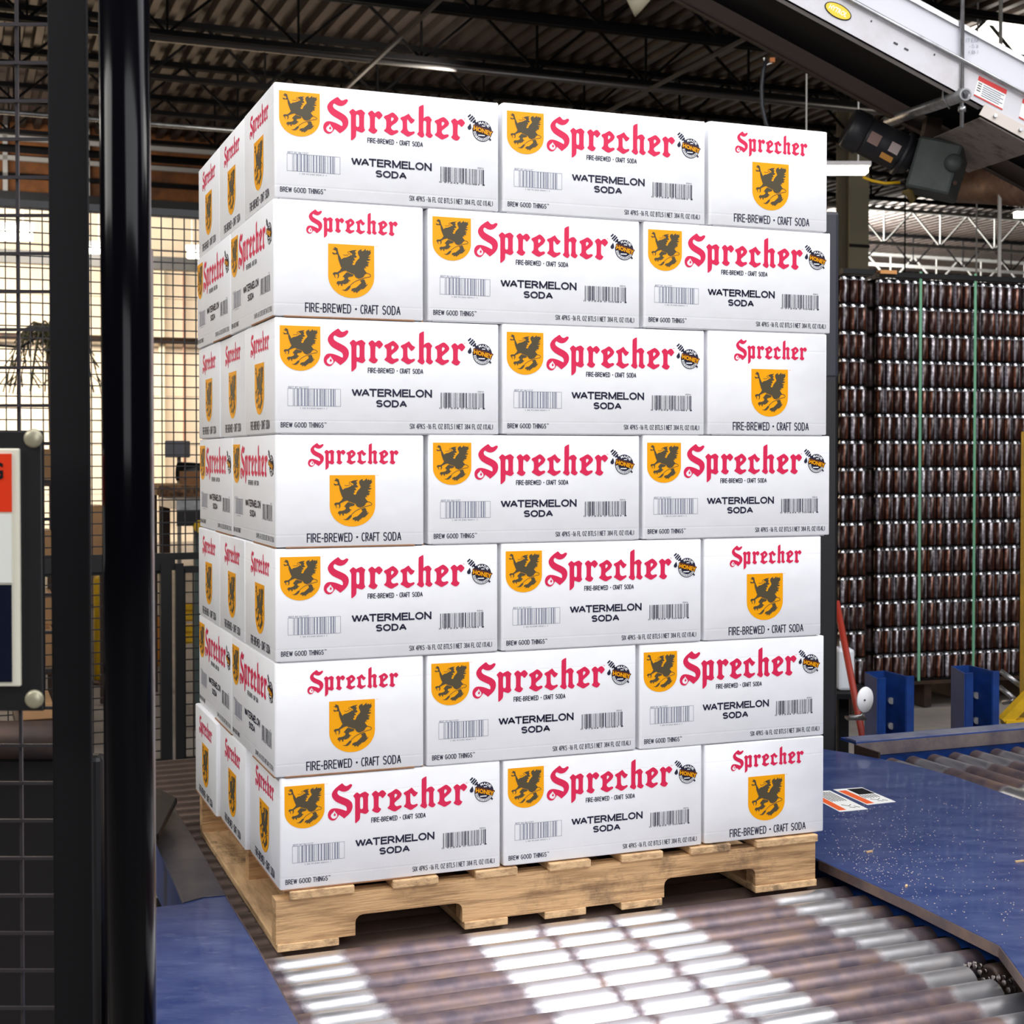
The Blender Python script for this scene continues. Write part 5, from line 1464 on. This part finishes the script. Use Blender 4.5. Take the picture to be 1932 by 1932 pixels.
MB().box(-hw * .5, -hw * .1, -.1, .2, ztab - .03, ztab + .05).build('clutter', mat('brown_box', (140, 96, 60), .8), None, uvw((ta[0] + tb_[0]) / 2, vt, 0), TH)
bpy.data.objects['clutter'].name = 'cardboard_tray'; tag(bpy.data.objects['cardboard_tray'], 'low brown cardboard tray on the table behind the fence', 'tray')
# grey bin and black machine on it
p = V(335, 850, 10.5)
o = empty('bench_machine', p, 'grey plastic hopper over a black cylinder on the table behind the fence', 'machine')
MB().box(-.07, .07, -.1, .1, -.05, .07).build('hopper', mat('hopper', (110, 110, 118), .5), o, bevel=.01)
MB().tube([(0, 0, -.15), (.16, 0, -.16)], .07, 16).build('drum', BLACK, o); MB().box(.0, .02, -.02, .02, -p.z, -.05).build('stand', mat('stand_grey', (150, 144, 136), .6), o)
# conveyor table with silver bed and black side
o = empty('bench_conveyor', uvw((ta[0] + tb_[0]) / 2, 8.0, 0), 'silver-topped bench with black side panel behind the fence', 'bench', rz=TH)
z1 = V(330, 930, 8).z; z2 = V(330, 962, 8).z; z3 = V(330, 992, 8).z
MB().box(-hw, hw, -.02, .7, z2, z1 - .04).build('bed', GALV, o); MB().box(-hw, hw, -.05, -.02, z3, z2).build('side_panel', BLACK, o)
for sx in (-hw + .12, -hw + .32, 0, hw - .1): MB().box(sx - .02, sx + .02, 0, .05, 0, z3).build('leg', mat('leg_green', (70, 84, 82), .5), o)
p = V(376, 993, 7.93); q_ = to_uv(p); kb = MB().tube([(0, 0, 0), (0, -.04, 0)], .035, 14).build('knob', YELLOW, o, (q_[0] - (ta[0] + tb_[0]) / 2, q_[1] - 8.0, p.z)); kb['label'] = 'yellow knob'
# yellow guard rail
g0 = to_uv(V(346, 1150, 9.6)); g1 = to_uv(V(470, 1150, 9.6))
o = empty('guard_rail', uvw(g0[0], 9.6, 0), 'yellow double guard rail low behind the fence beside the cartons', 'guard rail', rz=TH)
for zz0, zz1 in ((1138, 1172), (1178, 1214)):
    za = V(360, zz1, 9.6).z; zb = V(360, zz0, 9.6).z; m = MB()
    m.box(0, g1[0] - g0[0], 0, .03, za, zb); m.box(0, g1[0] - g0[0], -.02, .0, za + (zb - za) * .1, za + (zb - za) * .35); m.box(0, g1[0] - g0[0], -.02, 0, za + (zb - za) * .65, za + (zb - za) * .9); m.build('rail', YELLOW, o)
MB().box(.3, .4, .03, .1, 0, V(360, 1138, 9.6).z).build('post', YELLOW, o)
# bollard, drum, floor marks
p = at_v(190, 1165, 9.9)
o = empty('bollard', (p.x, p.y, 0), 'yellow bollard seen between the two black posts', 'bollard')
MB().lathe([(.045, 0), (.045, at_v(190, 1092, 9.9).z), (.03, at_v(190, 1086, 9.9).z), (.001, at_v(190, 1083, 9.9).z)], n=18).build('post', YELLOW, o); MB().lathe([(.09, 0), (.09, .02), (.045, .03)], n=18).build('collar', DARKSTEEL, o)
p = at_v(294, 1130, 10.5); tag(MB().lathe([(.05, 0), (.12, .05), (.12, .25), (.04, .42)], n=16).build('hood', mat('amber', (206, 130, 20), .5), None, (p.x - .05, p.y, 0)), 'amber hood partly hidden behind the round post', 'hood')
# cardboard boxes between the posts
cb = mat('cardboard', (186, 142, 98), .8, noise=.15, nscale=6)
for i, (x0, x1, y0, y1, v) in enumerate(((76, 99, 1002, 1060, 8.5), (168, 200, 955, 1050, 8.8), (72, 100, 1120, 1180, 8.2), (74, 100, 1185, 1262, 8.0), (168, 190, 1072, 1140, 11.5), (76, 100, 848, 910, 11), (40, 100, 1325, 1360, 5.6))):
    A = V(x0, y1, v); B = V(x1, y0, v)
    ua, ub = to_uv(A)[0], to_uv(B)[0]
    o = empty('cardboard_box', uvw((ua + ub) / 2, v, A.z), ['brown box in the upper gap left of the flat post', 'large brown box between the two black posts', 'pinkish brown box low in the gap left of the flat post', 'tall brown box lowest in the gap left of the flat post', 'small brown box beyond the bollard', 'light brown box high behind the sign edge', 'brown tray on the floor behind the sign bolt'][i], 'box', 'boxes stored behind the fence', rz=TH)
    w2 = (ub - ua) / 2; h_ = B.z - A.z
    MB().box(-w2, w2, 0, .3, 0, h_).build('body', cb, o, bevel=.004); MB().box(-.02, .02, -.002, .302, h_, h_ + .002).build('tape', mat('tape', (160, 112, 70), .4), o)
    if A.z > .1: 
        s_ = empty('rack_shelf', uvw((ua + ub) / 2, v, 0), 'storage shelf under the ' + o['label'], 'shelf', rz=TH)
        MB().box(-w2 - .02, w2 + .02, -.02, .32, A.z - .03, A.z - .001).build('deck', DARKSTEEL, s_)
        for sx in (-w2, w2): MB().box(sx - .012, sx + .012, .28, .31, 0, A.z - .03).build('upright', DARKSTEEL, s_)
# white and red sign post further away
p = V(296, 700, 26)
SC.render.film_transparent = False
